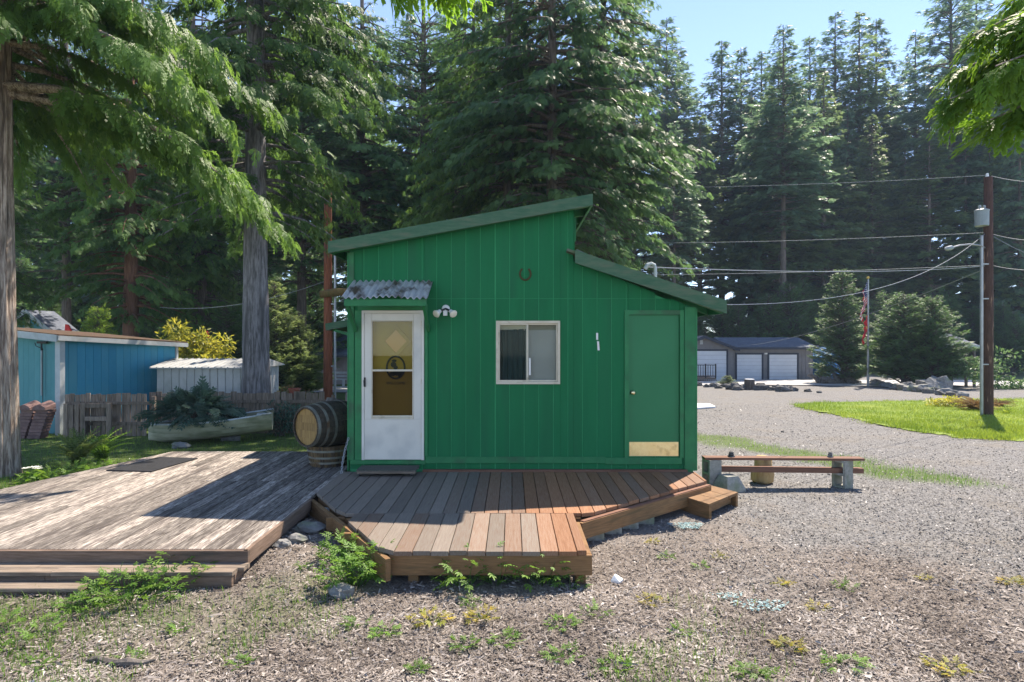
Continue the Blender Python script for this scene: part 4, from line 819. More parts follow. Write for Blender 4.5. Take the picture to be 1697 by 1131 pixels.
for side_ in (-1, 1):
    for s_ in range(strakes):                    # lapped planks, each a strip proud of the one below
        vs = []; 
        for i in range(NT+1):
            t = i/NT; hw, kz, gw_ = bsec(t); base = bowp + bd*(t*BLn)
            for u in (s_/strakes, (s_+1)/strakes+0.03):
                a = min(u,1.0)*math.pi/2; wv = hw*(math.sin(a)**0.62) + 0.004*(0 if u > s_/strakes+0.01 else 1.6); zv = kz+(gw_-kz)*(1-math.cos(a)**1.0)*0.999
                for th_ in (0, -0.012): vs.append(base + bn*side_*(wv+th_) + Vector((0,0,gzb+zv)))
        fs = []
        for i in range(NT):
            o_ = 4*i; q = [(o_,o_+2,o_+6,o_+4),(o_+1,o_+5,o_+7,o_+3),(o_+2,o_+3,o_+7,o_+6),(o_,o_+4,o_+5,o_+1)]; fs += q
        m2 = MB(); m2.add(vs, fs); m2.build('strake', 'boat_hull', bo, smooth=False)
m2 = MB()
for side_ in (-1, 1): m2.tube([bowp+bd*(i/NT*BLn)+bn*side_*bsec(i/NT)[0]+Vector((0,0,gzb+bsec(i/NT)[2])) for i in range(NT+1)], 0.02, 6)
m2.build('gunwale', 'boat_in', bo)
m2 = MB(); hw, kz, gw_ = bsec(1.0); e_ = bowp+bd*BLn
prof3 = [e_ + bn*s_*hw*(math.sin(a)**0.62) + Vector((0,0,gzb+kz+(gw_-kz)*(1-math.cos(a)))) for s_, a in [(-1,math.pi/2*k/6) for k in range(6,0,-1)]+[(1,math.pi/2*k/6) for k in range(0,7)]]
m2.add(prof3 + [p - bd*0.03 for p in prof3], [tuple(range(13)), tuple(range(25,12,-1))] + [(i,13+i,14+i,i+1) for i in range(12)]); m2.build('transom', 'boat_hull', bo)
m2 = MB(); vs = []
for i in range(NT+1):
    t = i/NT; hw, kz, gw_ = bsec(t); base = bowp+bd*(t*BLn); hh = kz+(gw_-kz)*(0.72+0.05*math.sin(i*1.7)); 
    for u in (-0.9, -0.3, 0.3, 0.9): vs.append(base+bn*u*hw*0.93+Vector((0,0,gzb+hh-0.03*abs(u)+0.05*(1 if t < 0.6 else 0))))
m2.add(vs, [(4*i+j, 4*i+j+1, 4*i+j+5, 4*i+j+4) for i in range(NT) for j in range(3)]); m2.build('soil_fill', 'soil', bo)
for t in (0.72, 0.9):
    hw, kz, gw_ = bsec(t); q = bowp+bd*(t*BLn); MB().beam(q-bn*hw*0.95+Vector((0,0,gzb+gw_-0.06)), q+bn*hw*0.95+Vector((0,0,gzb+gw_-0.06)), 0.2, 0.03).build('thwart', 'boat_in', bo)
for i, (px, py, s_) in enumerate(((300, 739, 0.13), (380, 727, 0.16))): rock('rock', G(px, py+3), s_*1.5, s_, s_*0.7, 'stone', 'low grey rock propping the cream boat', 'rock', 'rocks under the boat', seed=40+i)

# ---- blue shed
bsx = thing('blue_shed', (-11.2, 15.8, gz(-11,15.8)), 'blue grooved plywood shed with a needle covered roof', 'shed')
C0 = Vector((fx(101,14.6), 14.6, 0)); a = R_(70); du = Vector((math.cos(a), math.sin(a), 0)); dv = Vector((-math.sin(a), math.cos(a), 0))
LB = 3.22; LT = 3.6
def ztb(u, v): return 2.10 - 0.055*u + 0.075*v         # roof underside height
def wall_strips(p0, d, nvec, length, step_, ztopf, z0f, mat_, par, gap=0.006, th=0.012, name='siding_board'):
    s_ = 0.0
    while s_ < length-0.02:
        e_ = min(s_+step_-gap, length); A_, B_ = p0+d*s_, p0+d*e_; m3 = MB(); vs = []
        for q, tt in ((A_, s_), (B_, e_)):
            for off in (0, th): vs += [Vector((q.x, q.y, z0f(q)))+nvec*off, Vector((q.x, q.y, ztopf(tt)))+nvec*off]
        m3.add(vs, [(2,3,7,6),(0,4,5,1),(0,1,3,2),(4,6,7,5),(1,5,7,3),(0,2,6,4)]); m3.build(name, mat_, par, origin=A_); s_ += step_
zg = lambda q: gz(q.x, q.y)-0.02
m2 = MB()
for (p0, d, ln, f) in ((C0, du, LB, lambda s_: ztb(s_,0)), (C0, dv, LT, lambda s_: ztb(0,s_))):
    inn = dv*0.05 if d is du else du*0.05; A_, B_ = p0+inn*1.0, p0+d*ln+inn*1.0
    m2.add([Vector((A_.x,A_.y,zg(A_))), Vector((B_.x,B_.y,zg(B_))), Vector((B_.x,B_.y,f(ln)-0.02)), Vector((A_.x,A_.y,f(0)-0.02))], [(0,1,2,3)])
B1, B2 = C0+du*LB, C0+du*LB+dv*LT; m2.add([Vector((B1.x,B1.y,-0.4)), Vector((B2.x,B2.y,-0.4)), Vector((B2.x,B2.y,ztb(LB,LT))), Vector((B1.x,B1.y,ztb(LB,0)))], [(0,1,2,3)])
bw = m2.build('back_wall', 'teal_paint', bsx)
wall_strips(C0+dv*0.04, du, -dv, LB, 0.203, lambda s_: ztb(s_,0), zg, 'blue_paint', bw)
wall_strips(C0+du*0.04, dv, -du, LT, 0.203, lambda s_: ztb(0,s_), zg, 'teal_paint', bw)
q = C0 - du*0.06 - dv*0.06
m2 = MB(); m2.beam(Vector((q.x,q.y,gz(q.x,q.y)-0.05)), Vector((q.x,q.y,2.12)), 0.17, 0.12, up=du); m2.build('corner_post', 'trim_white', bsx)
q = C0+du*(LB+0.02)-dv*0.0; m2 = MB(); m2.beam(Vector((q.x,q.y,-0.4)), Vector((q.x,q.y,ztb(LB,0))), 0.06, 0.06, up=du); m2.build('corner_trim', 'trim_white', bsx)
m2 = MB(); ov = 0.22
R4 = [C0-du*ov-dv*ov, C0+du*(LB+0.2)-dv*ov, C0+du*(LB+0.2)+dv*(LT+ov), C0-du*ov+dv*(LT+ov)]; zz = [ztb(-ov,-ov), ztb(LB+.2,-ov), ztb(LB+.2,LT+ov), ztb(-ov,LT+ov)]
m2.add([Vector((p.x,p.y,z+0.02)) for p, z in zip(R4,zz)]+[Vector((p.x,p.y,z+0.15)) for p, z in zip(R4,zz)], [(3,2,1,0),(4,5,6,7),(0,1,5,4),(1,2,6,5),(2,3,7,6),(3,0,4,7)]); rf = m2.build('roof', 'mossy_roof', bsx)
MB().beam(Vector((*R4[0].xy, zz[0]+0.06))-dv*0.015, Vector((*R4[1].xy, zz[1]+0.06))-dv*0.015, 0.025, 0.115).build('fascia_board', 'trim_white', rf)
MB().beam(Vector((*R4[0].xy, zz[0]+0.05))-du*0.015, Vector((*R4[3].xy, zz[3]+0.05))-du*0.015, 0.025, 0.16).build('fascia_board', 'trim_white', rf)
# long-handled tool hung on the teal side
tl = thing('garden_tool', C0+dv*0.55, 'long handled garden cultivator hanging on the teal end wall', 'tool'); q = C0+dv*0.62-du*0.05
MB().tube([Vector((q.x,q.y,0.75)), Vector((q.x,q.y,1.9))], 0.016, 7).build('handle', 'trim_white', tl)
m2 = MB(); m2.tube([Vector((q.x,q.y,1.85)), Vector((q.x,q.y,2.05))], 0.02, 6); m2.beam(Vector((q.x,q.y,2.05))-dv*0.2, Vector((q.x,q.y,2.05))+dv*0.16, 0.03, 0.06)
m2.tube([Vector((q.x,q.y,1.9)), Vector((q.x,q.y,1.96))+dv*0.2, Vector((q.x,q.y,2.04))+dv*0.24], 0.01, 5); m2.tube([Vector((q.x,q.y,1.9))+dv*-0.05, Vector((q.x,q.y,0.55))-dv*0.05], 0.009, 5); m2.build('tool_head', 'dark_metal', tl)
# two stacks of curved red edging bricks
for i, (px, lab) in enumerate(((30, 'stack of curved red edging blocks leaning beside the bark of the near tree'), (55, 'stack of curved red edging blocks standing free by the white shed post'))):
    g = Vector((fx(px,13.75), 13.75, gz(-10,13.75))); st = thing('edging_stack', g, lab, 'edging', 'stacks of curved red edging'); 
    for k in range(9):
        m3 = MB(); wd = 0.29; z0 = 0.072*k; off = Vector((0.012*k+0.0004*k*k, 0.012*k, 0)) 
        th_ = 0.066; y0, y1 = 0, 0.09
        m3.box(g.x-wd/2, g.x+wd/2, g.y+y0, g.y+y1+0.16, g.z+z0, g.z+z0+th_); m3.v = [tuple(Vector(v)+off) for v in m3.v]; m3.build('edging_block', 'brick_red', st, origin=g)
    m3 = MB(); nn = 10; vs = []
    for kk in range(nn+1):                        # scalloped top piece
        a_ = math.pi*kk/nn; xx = -0.145+0.29*kk/nn; vs += [(g.x+0.12+xx, g.y+0.0, g.z+0.65), (g.x+0.12+xx, g.y+0.0, g.z+0.70+0.07*math.sin(a_)), (g.x+0.16+xx, g.y+0.28, g.z+0.78+0.07*math.sin(a_)), (g.x+0.16+xx, g.y+0.28, g.z+0.66)]
    fs = []
    for kk in range(nn): o_ = 4*kk; fs += [(o_,o_+4,o_+5,o_+1),(o_+1,o_+5,o_+6,o_+2),(o_+2,o_+6,o_+7,o_+3),(o_,o_+3,o_+7,o_+4)]
    fs += [(0,1,2,3),(4*nn,4*nn+3,4*nn+2,4*nn+1)]; m3.add(vs, fs); m3.build('edging_block', 'brick_red', st, origin=g)
# ---- grey metal garden shed
ms = thing('metal_shed', (fx(330,17.6), 17.6, gz(-9,17.6)), 'low grey metal garden shed behind the fence', 'shed')
x0, x1, y0, y1 = fx(259,16.5), fx(412,16.5), 16.5, 18.7; zb, ze, zr = gz(-9,17)-0.1, P(0,611,16.5).z, P(0,596.5,17.6).z
wl = MB().box(x0+0.02, x1-0.02, y0+0.02, y1-0.02, zb, ze-0.02).build('wall', 'grey_metal', ms)
n_ = 12; st_ = (x1-x0)/n_
for i in range(n_): MB().prism([(x0+i*st_+0.008, y0+0.018), (x0+i*st_+0.02, y0), (x0+(i+1)*st_-0.02, y0), (x0+(i+1)*st_-0.008, y0+0.018)], zb, ze-0.005).build('wall_panel', 'grey_metal', wl, origin=(x0+i*st_, y0, 0))
for i in range(8): MB().prism([(x1-0.018, y0+0.03+i*0.27), (x1, y0+0.05+i*0.27), (x1, y0+0.24+i*0.27), (x1-0.018, y0+0.26+i*0.27)], zb, ze-0.005).build('wall_panel', 'grey_metal', wl, origin=(x1, y0+i*0.27, 0))
m2 = MB(); ym = (y0+y1)/2; m2.prism([(y0-0.12, ze), (y1+0.12, ze), (y1+0.12, ze+0.03), (ym, zr+0.03), (y0-0.12, ze+0.03)], x0-0.12, x1+0.12, axis=0); m2.build('roof', 'grey_metal', ms)
m2 = MB(); 
for i in range(16):
    xx = x0-0.1+i*(x1-x0+0.2)/15.5; m2.beam((xx, y0-0.12, ze+0.04), (xx, ym, zr+0.04), 0.03, 0.02)
m2.build('roof_rib', 'grey_metal', ms)
# ---- teal gabled house further back
hs = thing('teal_house', (fx(30,30), 31, gz(-24,31)), 'small teal house with a pale gable behind the blue shed', 'house')
ap, er = P(52, 514, 30), P(96, 549, 30); xl = 2*ap.x-er.x-0.9
MB().prism([(xl+0.3, gz(-24,30)-0.2), (er.x-0.3, gz(-24,30)-0.2), (er.x-0.3, er.z-0.02), (ap.x, ap.z-0.16), (xl+0.3, er.z-0.5)], 30, 31.4, axis=1).build('wall', 'teal_paint', hs)
m2 = MB(); m2.prism([(ap.x, ap.z-0.14), (er.x, er.z-0.16), (er.x, er.z), (ap.x, ap.z)], 29.6, 31.5, axis=1); m2.prism([(xl, er.z-0.75), (ap.x, ap.z-0.14), (ap.x, ap.z), (xl, er.z-0.6)], 29.6, 31.5, axis=1); rf = m2.build('roof', 'shingle', hs)
m2 = MB(); m2.beam((ap.x, 29.58, ap.z-0.08), (er.x, 29.58, er.z-0.09), 0.03, 0.2); m2.beam((ap.x, 29.575, ap.z-0.08), (xl, 29.575, er.z-0.69), 0.03, 0.2); m2.build('barge_board', 'trim_white', rf)
MB().box(ap.x-0.28, ap.x-0.05, 29.93, 29.99, er.z+0.02, ap.z-0.3).build('gable_vent', 'cream_frame', hs)
# ---- red folded canopies poking up behind the roof
for i, (px, py, Y, lab) in enumerate(((112, 546, 24, 'small red folded flag behind the roof of the blue shed'), (343, 553, 24, 'small red flower head above the yellow green shrub'))):
    p = P(px, py, Y); m2 = MB(); s_ = 1.0 if i == 0 else 0.55
    m2.add([(p.x-0.12*s_,Y,p.z-0.15),(p.x+0.2*s_,Y,p.z-0.18),(p.x+0.02*s_,Y,p.z+0.18*s_),(p.x-0.1*s_,Y,p.z+0.2*s_),(p.x-0.12*s_,Y+0.06,p.z-0.15),(p.x+0.2*s_,Y+0.06,p.z-0.18),(p.x+0.02*s_,Y+0.06,p.z+0.18*s_),(p.x-0.1*s_,Y+0.06,p.z+0.2*s_)], [(0,1,2,3),(7,6,5,4),(0,4,5,1),(1,5,6,2),(2,6,7,3),(3,7,4,0)])
    t_ = thing('red_flag' if i == 0 else 'red_flower', (p.x, Y, gz(p.x,Y)), lab, 'flag' if i == 0 else 'flower')
    m2.build('cloth' if i == 0 else 'petal_cluster', 'red_cloth', t_); MB().tube([(p.x+0.02,Y+0.08,gz(p.x,Y)), (p.x-0.1*s_,Y+0.08,p.z+0.2*s_)], 0.02, 6).build('stick' if i == 0 else 'stem', 'trim_white' if i == 0 else 'bark_fir', t_)
# ---- grey house far behind with a bench in front
gh = thing('grey_house', (fx(548,40), 42, gz(-12,42)), 'low pinkish grey house with a slate blue roof beyond the fence', 'house')
a, c = P(518, 590, 40), P(640, 590, 40); zb = gz(-12,40)-0.1; 
MB().box(a.x+0.3, c.x, 40, 46, zb, P(0,589,40).z).build('wall', 'grey_house', gh)
m2 = MB(); m2.prism([(39.5, P(0,592,40).z), (46.5, P(0,592,40).z), (46.5, P(0,590,40).z), (43, P(0,552,43).z), (39.5, P(0,588,40).z)], a.x-0.1, c.x+0.3, axis=0); m2.build('roof', 'shingle', gh)
for i in range(12): MB().box(a.x+0.32+i*0.42, a.x+0.70+i*0.42, 39.97, 39.995, zb, P(0,589.5,40).z).build('siding_board', 'grey_house', gh, origin=(a.x+i*0.42, 40, 0))
be = thing('park_bench', (fx(548,35), 35, gz(-10,35)), 'white slatted bench in front of the grey house', 'bench'); a, c = P(525, 625, 36), P(572, 625, 36)
zs = gz(-11,36)
for zz, yy, h in ((zs+0.45, 36.0, 0.06), (zs+0.80, 36.35, 0.12), (zs+0.62, 36.3, 0.08)): MB().box(a.x, c.x, yy, yy+(0.3 if zz < zs+0.5 else 0.04), zz, zz+h).build('seat' if zz < zs+0.5 else 'back_slat', 'trim_white', be)
for xx in (a.x+0.1, c.x-0.18): MB().box(xx, xx+0.08, 36.02, 36.30, zs-0.05, zs+0.449).build('leg', 'trim_white', be)
# flower pot on the fence
g = P(488, 652, 15.0); pt = thing('flower_pot', (g.x, 15.0, gz(g.x,15)), 'terracotta flower pot on a post behind the picket fence', 'pot')
MB().lathe([(0.10,0),(0.135,0.20),(0.15,0.20),(0.15,0.245),(0.13,0.245),(0.12,0.2)], 16, Matrix.Translation((g.x,15.0,g.z-0.12))).build('pot', 'terracotta', pt, smooth=False)
MB().box(g.x-0.06, g.x+0.06, 14.94, 15.06, gz(g.x,15)-0.05, g.z-0.121).build('post', 'fence_wood', pt)
# ================================================================ garage across the yard
GYY = 48.0
gar = thing('garage', (19, GYY, gz(19,GYY)), 'long grey garage with three white roller doors and dark trim', 'garage')
zb = gz(19,GYY); gxx = lambda px, Y=GYY: (px-CX)/F*Y; gzz = lambda py, Y=GYY: CH-(py-HY)/F*Y
xL_, xG, xR_ = gxx(1110), gxx(1210), gxx(1347); ze = gzz(578)
gw = MB().box(xG-0.05, xR_, GYY, GYY+6, zb-0.3, ze).build('wall', 'garage_siding', gar)
apx, apz = gxx(1165,47.4), gzz(557.5,47.4)
MB().prism([(xL_-0.5, zb-0.3), (xG-0.01, zb-0.3), (xG-0.01, ze), (apx, apz-0.1), (2*apx-xG, ze)], 47.4, GYY+6, axis=1).build('gable_wall', 'garage_siding', gar)
x = xG
while x < xR_-0.1:                              # vertical boards between the openings
    for (a, c) in ((1212.5,1217),(1266,1271),(1323,1346.5)):
        if gxx(a) <= x <= gxx(c)-0.25: MB().box(x, x+0.27, GYY-0.02, GYY-0.001, zb-0.1, ze-0.05).build('siding_board', 'garage_siding', gw, origin=(x,GYY,zb))
    x += 0.3
m2 = MB(); m2.prism([(GYY-0.45, ze-0.02), (GYY+6.4, ze-0.02), (GYY+6.4, ze+0.1), (GYY+3, gzz(559.5,51)), (GYY-0.45, ze+0.1)], xG-0.3, xR_+0.25, axis=0); rf = m2.build('roof', 'shingle', gar)
MB().box(xG-0.3, xR_+0.25, GYY-0.49, GYY-0.452, ze-0.06, ze+0.11).build('fascia_board', 'garage_trim', rf)
m2 = MB(); m2.prism([(apx, apz-0.12), (xG+0.35, ze-0.16), (xG+0.35, ze), (apx, apz+0.04)], 46.9, GYY+6, axis=1); m2.prism([(2*apx-xG-0.35, ze-0.16), (apx, apz-0.12), (apx, apz+0.04), (2*apx-xG-0.35, ze)], 46.9, GYY+6, axis=1); m2.build('gable_roof', 'shingle', gar)
m2 = MB(); m2.beam((apx,46.88,apz-0.06),(xG+0.37,46.88,ze-0.1),0.04,0.2); m2.beam((apx,46.875,apz-0.06),(2*apx-xG-0.37,46.875,ze-0.1),0.04,0.2); m2.build('barge_board', 'garage_trim', gar)
MB().box(gxx(1160,47.4), gxx(1164.5,47.4), 47.34, 47.395, gzz(571,47.4), gzz(564,47.4)).build('gable_vent', 'trim_white', gar)
for (pa, pb, py, Yf) in ((1152, 1203.5, 582, 47.4), (1221, 1262, 588, GYY), (1274.5, 1320.5, 588, GYY)):
    a, c, t = gxx(pa,Yf), gxx(pb,Yf), gzz(py,Yf)
    d_ = MB().box(a-0.13, a, Yf-0.06, Yf-0.001, zb-0.1, t+0.13).box(c, c+0.13, Yf-0.06, Yf-0.001, zb-0.1, t+0.13).box(a, c, Yf-0.06, Yf-0.001, t, t+0.13).build('roller_door', 'garage_trim', gar, origin=(a,Yf,zb))
    for k in range(7):
        h = (t-zb+0.05)/7; MB().box(a+0.005, c-0.005, Yf-0.035, Yf-0.002, zb-0.05+k*h+0.008, zb-0.05+(k+1)*h-0.004).build('door_panel', 'garage_door', d_, origin=(a,Yf,zb+k*h))
MB().box(gxx(1266.5), gxx(1271), GYY-0.1, GYY-0.021, gzz(587.5), gzz(585)).build('wall_lamp', 'white_plastic', gar)
# railing and latticed porch in front
pr = thing('porch', (gxx(1165,44), 44, gz(14,44)), 'low latticed porch with a black railing in front of the garage', 'porch'); zp = gz(14,44)
a, c = gxx(1140,44), gxx(1187,44); zt_ = gzz(627,44)
MB().box(a, c, 44.0, 46.6, zt_-0.1, zt_).build('platform', 'step_wood', pr)
m2 = MB()
for i in range(14): 
    xx = a+i*(c-a)/13; m2.box(xx-0.02, xx+0.02, 44.01, 44.03, zp-0.05, zt_-0.101)
for i in range(4): zq = zp+0.02+i*0.13; m2.box(a, c, 44.031, 44.045, zq, zq+0.04)
m2.build('lattice_screen', 'lattice', pr)
rl = MB().box(a, c, 44.02, 44.07, gzz(606,44), gzz(604.7,44)).box(a, c, 44.02, 44.07, gzz(624.6,44), gzz(623.6,44)).build('railing', 'dark_metal', pr)
for i in range(12): xx = a+0.05+i*(c-a-0.1)/11; MB().box(xx-0.018, xx+0.018, 44.03, 44.06, gzz(623.6,44), gzz(606,44)).build('baluster', 'dark_metal', rl)
for xx in (c-0.03, gxx(1169.5,44)): MB().box(xx-0.04, xx+0.04, 44.0, 44.08, zt_, gzz(603.5,44)).build('railing_post', 'dark_metal', rl)
# rocks along the drive
rk = [(1158,639,.25),(1172,641,.2),(1184,641,.3),(1191,643,.22),(1215,645,.42),(1222,646,.3),(1232,645,.32),(1256,644,.3),(1262,646,.42),(1286,643,.25),(1279,647,.22),(1297,648,.4),(1309,645,.25),(1316,648,.22),(1339,649,.18),(1358,651,.14),(1203,641,.25)]
for i, (px, py, s_) in enumerate(rk): rock('rock', G(px, py+1), s_*1.1, s_*0.7, s_*0.7, 'dark_stone', 'dark angular rock in the row bordering the gravel drive', 'rock', 'dark rocks bordering the gravel drive', seed=60+i)
rk = [(1418,633,.35),(1452,637,.5),(1470,640,.4),(1488,643,.4),(1501,644,.55),(1513,646,.45),(1530,647,.5),(1551,645,.95),(1565,652,.4),(1579,654,.35),(1594,655,.3),(1541,649,.4)]
for i, (px, py, s_) in enumerate(rk): rock('rock', G(px, py+3), s_*1.2*0.8, s_*0.8, s_*0.75*0.8, 'stone', 'pale grey boulder in the bed below the evergreen bushes' if s_ < .9 else 'largest pale boulder beside the evergreen bushes', 'rock', 'boulders below the evergreens' if s_ < .9 else None, seed=90+i)
g = G(1242, 646); m2 = MB(); m2.lathe([(0.36,0),(0.30,0.1),(0.27,0.5),(0.27,0.56)], 14, Matrix.Translation(g)); sp = thing('tree_stump', g, 'cut tree stump with a pale top among the dark rocks', 'stump'); m2.build('bark', 'bark_fir', sp); MB().lathe([(0.26,0),(0.25,0.03)], 14, Matrix.Translation(g+Vector((0,0,0.561)))).build('cut_top', 'board_white', sp)
# driftwood roots by the evergreen
g = G(1388, 637); m2 = MB(); r = random.Random(4)
for i in range(11):
    a_ = r.uniform(0, 6.28); b0 = g+Vector((r.uniform(-1.1,1.2),r.uniform(-.4,.4),0)); m2.tube([b0, b0+Vector((0.4*math.cos(a_),0.3*math.sin(a_),r.uniform(.25,.5))), b0+Vector((0.9*math.cos(a_),0.5*math.sin(a_),r.uniform(.4,.75)))], [0.22,0.16,0.06], 7)
o = m2.build('driftwood_pile', 'stump_wood', origin=g); tag(o, 'weathered grey driftwood roots heaped at the foot of the evergreen', 'driftwood')
# things beside the garage
a = P(1378, 602, 50); m2 = MB(); m2.box(a.x-0.8, a.x+1.2, 50, 52, gz(26,50), a.z+0.5); o = m2.build('blue_tarp', 'blue_tarp', origin=(a.x,50,gz(26,50))); tag(o, 'bright blue tarp covering a stack behind the evergreen', 'tarp')
MB().prism([(a.x-0.9, a.z+0.5), (a.x+1.3, a.z+0.5), (a.x+0.2, a.z+0.8)], 49.95, 52.05, axis=1).build('tarp_ridge', 'blue_tarp', o)
a = P(1356, 582, 52); m2 = MB(); m2.box(a.x-0.6, a.x+1.6, 52.5, 54, gz(26,52)-0.1, a.z+0.35); o = m2.build('pale_locker', 'garage_door', origin=(a.x,52,-1)); tag(o, 'pale storage locker standing at the end of the grey garage', 'locker')
MB().box(a.x-0.7, a.x+1.7, 52.4, 54.1, a.z+0.352, a.z+0.45).build('panel_cap', 'garage_trim', o)
g0, g1 = G(1153, 678), G(1185, 673); m2 = MB(); cs = [G(1150,679), G(1186,676.5), G(1176,671.5), G(1152,671)]
m2.add([p+Vector((0,0,0.06)) for p in cs]+[p+Vector((0,0,0.01)) for p in cs], [(0,1,2,3),(7,6,5,4),(0,4,5,1),(1,5,6,2),(2,6,7,3),(3,7,4,0)]); o = m2.build('white_board', 'board_white', origin=cs[0]); tag(o, 'flat white board lying on the gravel behind the shed', 'board')
# ---- flagpole with two flags
g = G(1438.5, 641); fp = thing('flagpole', g, 'tall white flagpole with gold finial behind the driveway', 'flagpole'); zt = P(0,463,g.y).z
MB().tube([g, (g.x,g.y,zt)], [0.075,0.045], 10).build('pole', 'aluminium', fp); MB().lathe([(0.01,0),(0.07,0.04),(0.09,0.09),(0.06,0.15),(0.001,0.17)], 10, Matrix.Translation((g.x,g.y,zt))).build('finial', 'flag_gold', fp)
def flag(py0, py1, w_, label, us, name):
    f = thing(name, (g.x-0.1, g.y, P(0,py1,g.y).z), label, 'flag'); z1, z0 = P(0,py0,g.y).z, P(0,py1,g.y).z; nu, nv = 14, 26
    # a limp flag: the hoist hangs on the pole, the fly folds down beside it
    def pt(u, v): 
        sag = u*0.55*(z1-z0)*0.9; x_ = g.x-0.06-(w_*u*(0.55+0.25*math.sin(v*6+u*4))); y_ = g.y-0.03+0.11*math.sin(u*15+v*5)*u**0.4
        return Vector((x_, y_, z1-(z1-z0)*0.52*v-sag))
    if us:
        bands = [((k/13, (k+1)/13), 'flag_red' if k % 2 == 0 else 'flag_white') for k in range(13)]
    else: bands = [((0, 1), 'flag_red')]
    for (v0, v1), mt_ in bands:
        m3 = MB(); vs = []; kk = 1 if us else 14
        u0 = 0.42 if us and v0 < 7/13-0.01 else 0.0
        for i in range(nu+1):
            for j in range(kk+1): vs.append(pt(u0+(1-u0)*i/nu, v0+(v1-v0)*j/kk))
        m3.add(vs, [(i*(kk+1)+j, i*(kk+1)+j+1, (i+1)*(kk+1)+j+1, (i+1)*(kk+1)+j) for i in range(nu) for j in range(kk)]); m3.build('stripe' if us else 'field', mt_, f)
    if us:
        m3 = MB(); vs = [pt(0.42*i/6, 7/13*j/7) for i in range(7) for j in range(8)]; m3.add(vs, [(i*8+j, i*8+j+1, (i+1)*8+j+1, (i+1)*8+j) for i in range(6) for j in range(7)]); cn = m3.build('canton', 'flag_blue', f)
        m3 = MB()
        for i in range(5):
            for j in range(6):
                q = pt(0.42*(i+0.5)/5.2, 7/13*(j+0.5)/6.2)-Vector((0,0.012,0)); m3.add([q+Vector((0.02*math.cos(a_),0,0.02*math.sin(a_))) for a_ in (1.57,2.83,4.08,5.34,0.31)], [(0,1,2,3,4)])
        m3.build('star', 'flag_white', cn)
    else:
        q = pt(0.45, 0.4)-Vector((0,0.06,0)); m3 = MB(); m3.lathe([(0.09,0),(0.09,0.01),(0.001,0.012)], 12, Matrix.Translation(q) @ Matrix.Rotation(math.pi/2,4,'X')); m3.build('emblem', 'flag_gold', f)
flag(466, 534, 0.62, 'American flag hanging limp at the top of the flagpole', True, 'striped_flag')
flag(522, 572, 0.46, 'red flag with a gold emblem hanging below the striped flag', False, 'red_banner')
# ---- gazebo
gy = 37.0; gxz = thing('gazebo', P(1590, 645, gy), 'open wooden gazebo with a grey hipped roof behind the evergreen bush', 'gazebo'); zb = gz(27,gy)
cx_ = gxx(1588,gy); hw = 1.25; ez = gzz(573,gy); az = gzz(547,gy+1.6)
m2 = MB(); bq = [(cx_-hw,gy-0.1),(cx_+hw,gy-0.1),(cx_+hw,gy+3.4),(cx_-hw,gy+3.4)]
m2.add([(x_,y_,ez) for x_,y_ in bq]+[(cx_-0.35,gy+1.65,az),(cx_+0.1,gy+1.65,az)], [(3,2,1,0),(0,1,5,4),(1,2,5),(2,3,4,5),(3,0,4)]); rf = m2.build('roof', 'shingle', gxz)
m2 = MB(); m2.box(cx_-hw, cx_+hw, gy-0.14, gy-0.102, ez-0.14, ez+0.03).box(cx_+hw+0.002, cx_+hw+0.04, gy-0.1, gy+3.4, ez-0.14, ez+0.03).box(cx_-hw-0.04, cx_-hw-0.002, gy-0.1, gy+3.4, ez-0.14, ez+0.03); m2.build('eave_board', 'trim_white', rf)
for dx in (-1.1, -0.3, 0.6, 1.1):
    for yy in (gy+0.1, gy+3.1): MB().box(cx_+dx-0.06, cx_+dx+0.06, yy, yy+0.12, zb-0.2, ez-0.001).build('post', 'stump_wood', gxz)
m2 = MB(); m2.box(cx_-1.03, cx_-0.37, gy+0.12, gy+0.18, zb+0.75, zb+0.85).box(cx_-1.03, cx_-0.37, gy+0.12, gy+0.18, zb+0.25, zb+0.33); m2.build('rail', 'trim_white', gxz)
# ---- utility pole, transformer, street light
g = G(1637, 690); up = thing('utility_pole', g, 'dark brown wooden utility pole with a transformer standing on the lawn', 'utility pole'); PY = g.y; tp = P(1638, 294, PY)
MB().tube([g-Vector((0,0,0.1)), g.lerp(tp,0.5), tp], [0.15,0.14,0.12], 14).build('pole', 'pole_brown', up)
MB().tube([(g.x-0.02,PY,tp.z),(g.x-0.02,PY,tp.z+0.12)], [0.05,0.035], 8).build('insulator', 'white_plastic', up)
q = P(1626, 362, PY); MB().lathe([(0.17,-0.26),(0.185,-0.25),(0.19,0.2),(0.20,0.21),(0.20,0.24),(0.12,0.28),(0.001,0.285)], 18, Matrix.Translation((q.x-0.02,PY-0.05,q.z))).build('transformer_can', 'transformer', up)
for dx in (-0.08, 0.06): MB().lathe([(0.03,0),(0.045,0.05),(0.03,0.06),(0.045,0.1),(0.025,0.14)], 8, Matrix.Translation((q.x+dx,PY-0.05,q.z+0.26))).build('bushing', 'grey_plastic', up)
cq = P(1625, 372, PY-0.12); MB().tube([(cq.x,PY-0.16,P(0,392,PY).z), (cq.x,PY-0.16,gz(g.x,PY)-0.05)], 0.045, 8).build('conduit', 'aluminium', up)
for py in (440, 497, 605): MB().box(cq.x, g.x-0.10, PY-0.17, PY-0.10, P(0,py,PY).z, P(0,py,PY).z+0.04).build('bracket', 'aluminium', up)
lp = [P(1633,411,PY), P(1624,407,PY-0.3), P(1608,405,PY-0.5), P(1590,407,PY-0.7), P(1580,410,PY-0.8)]; MB().tube(lp, 0.024, 8).build('light_arm', 'aluminium', up)
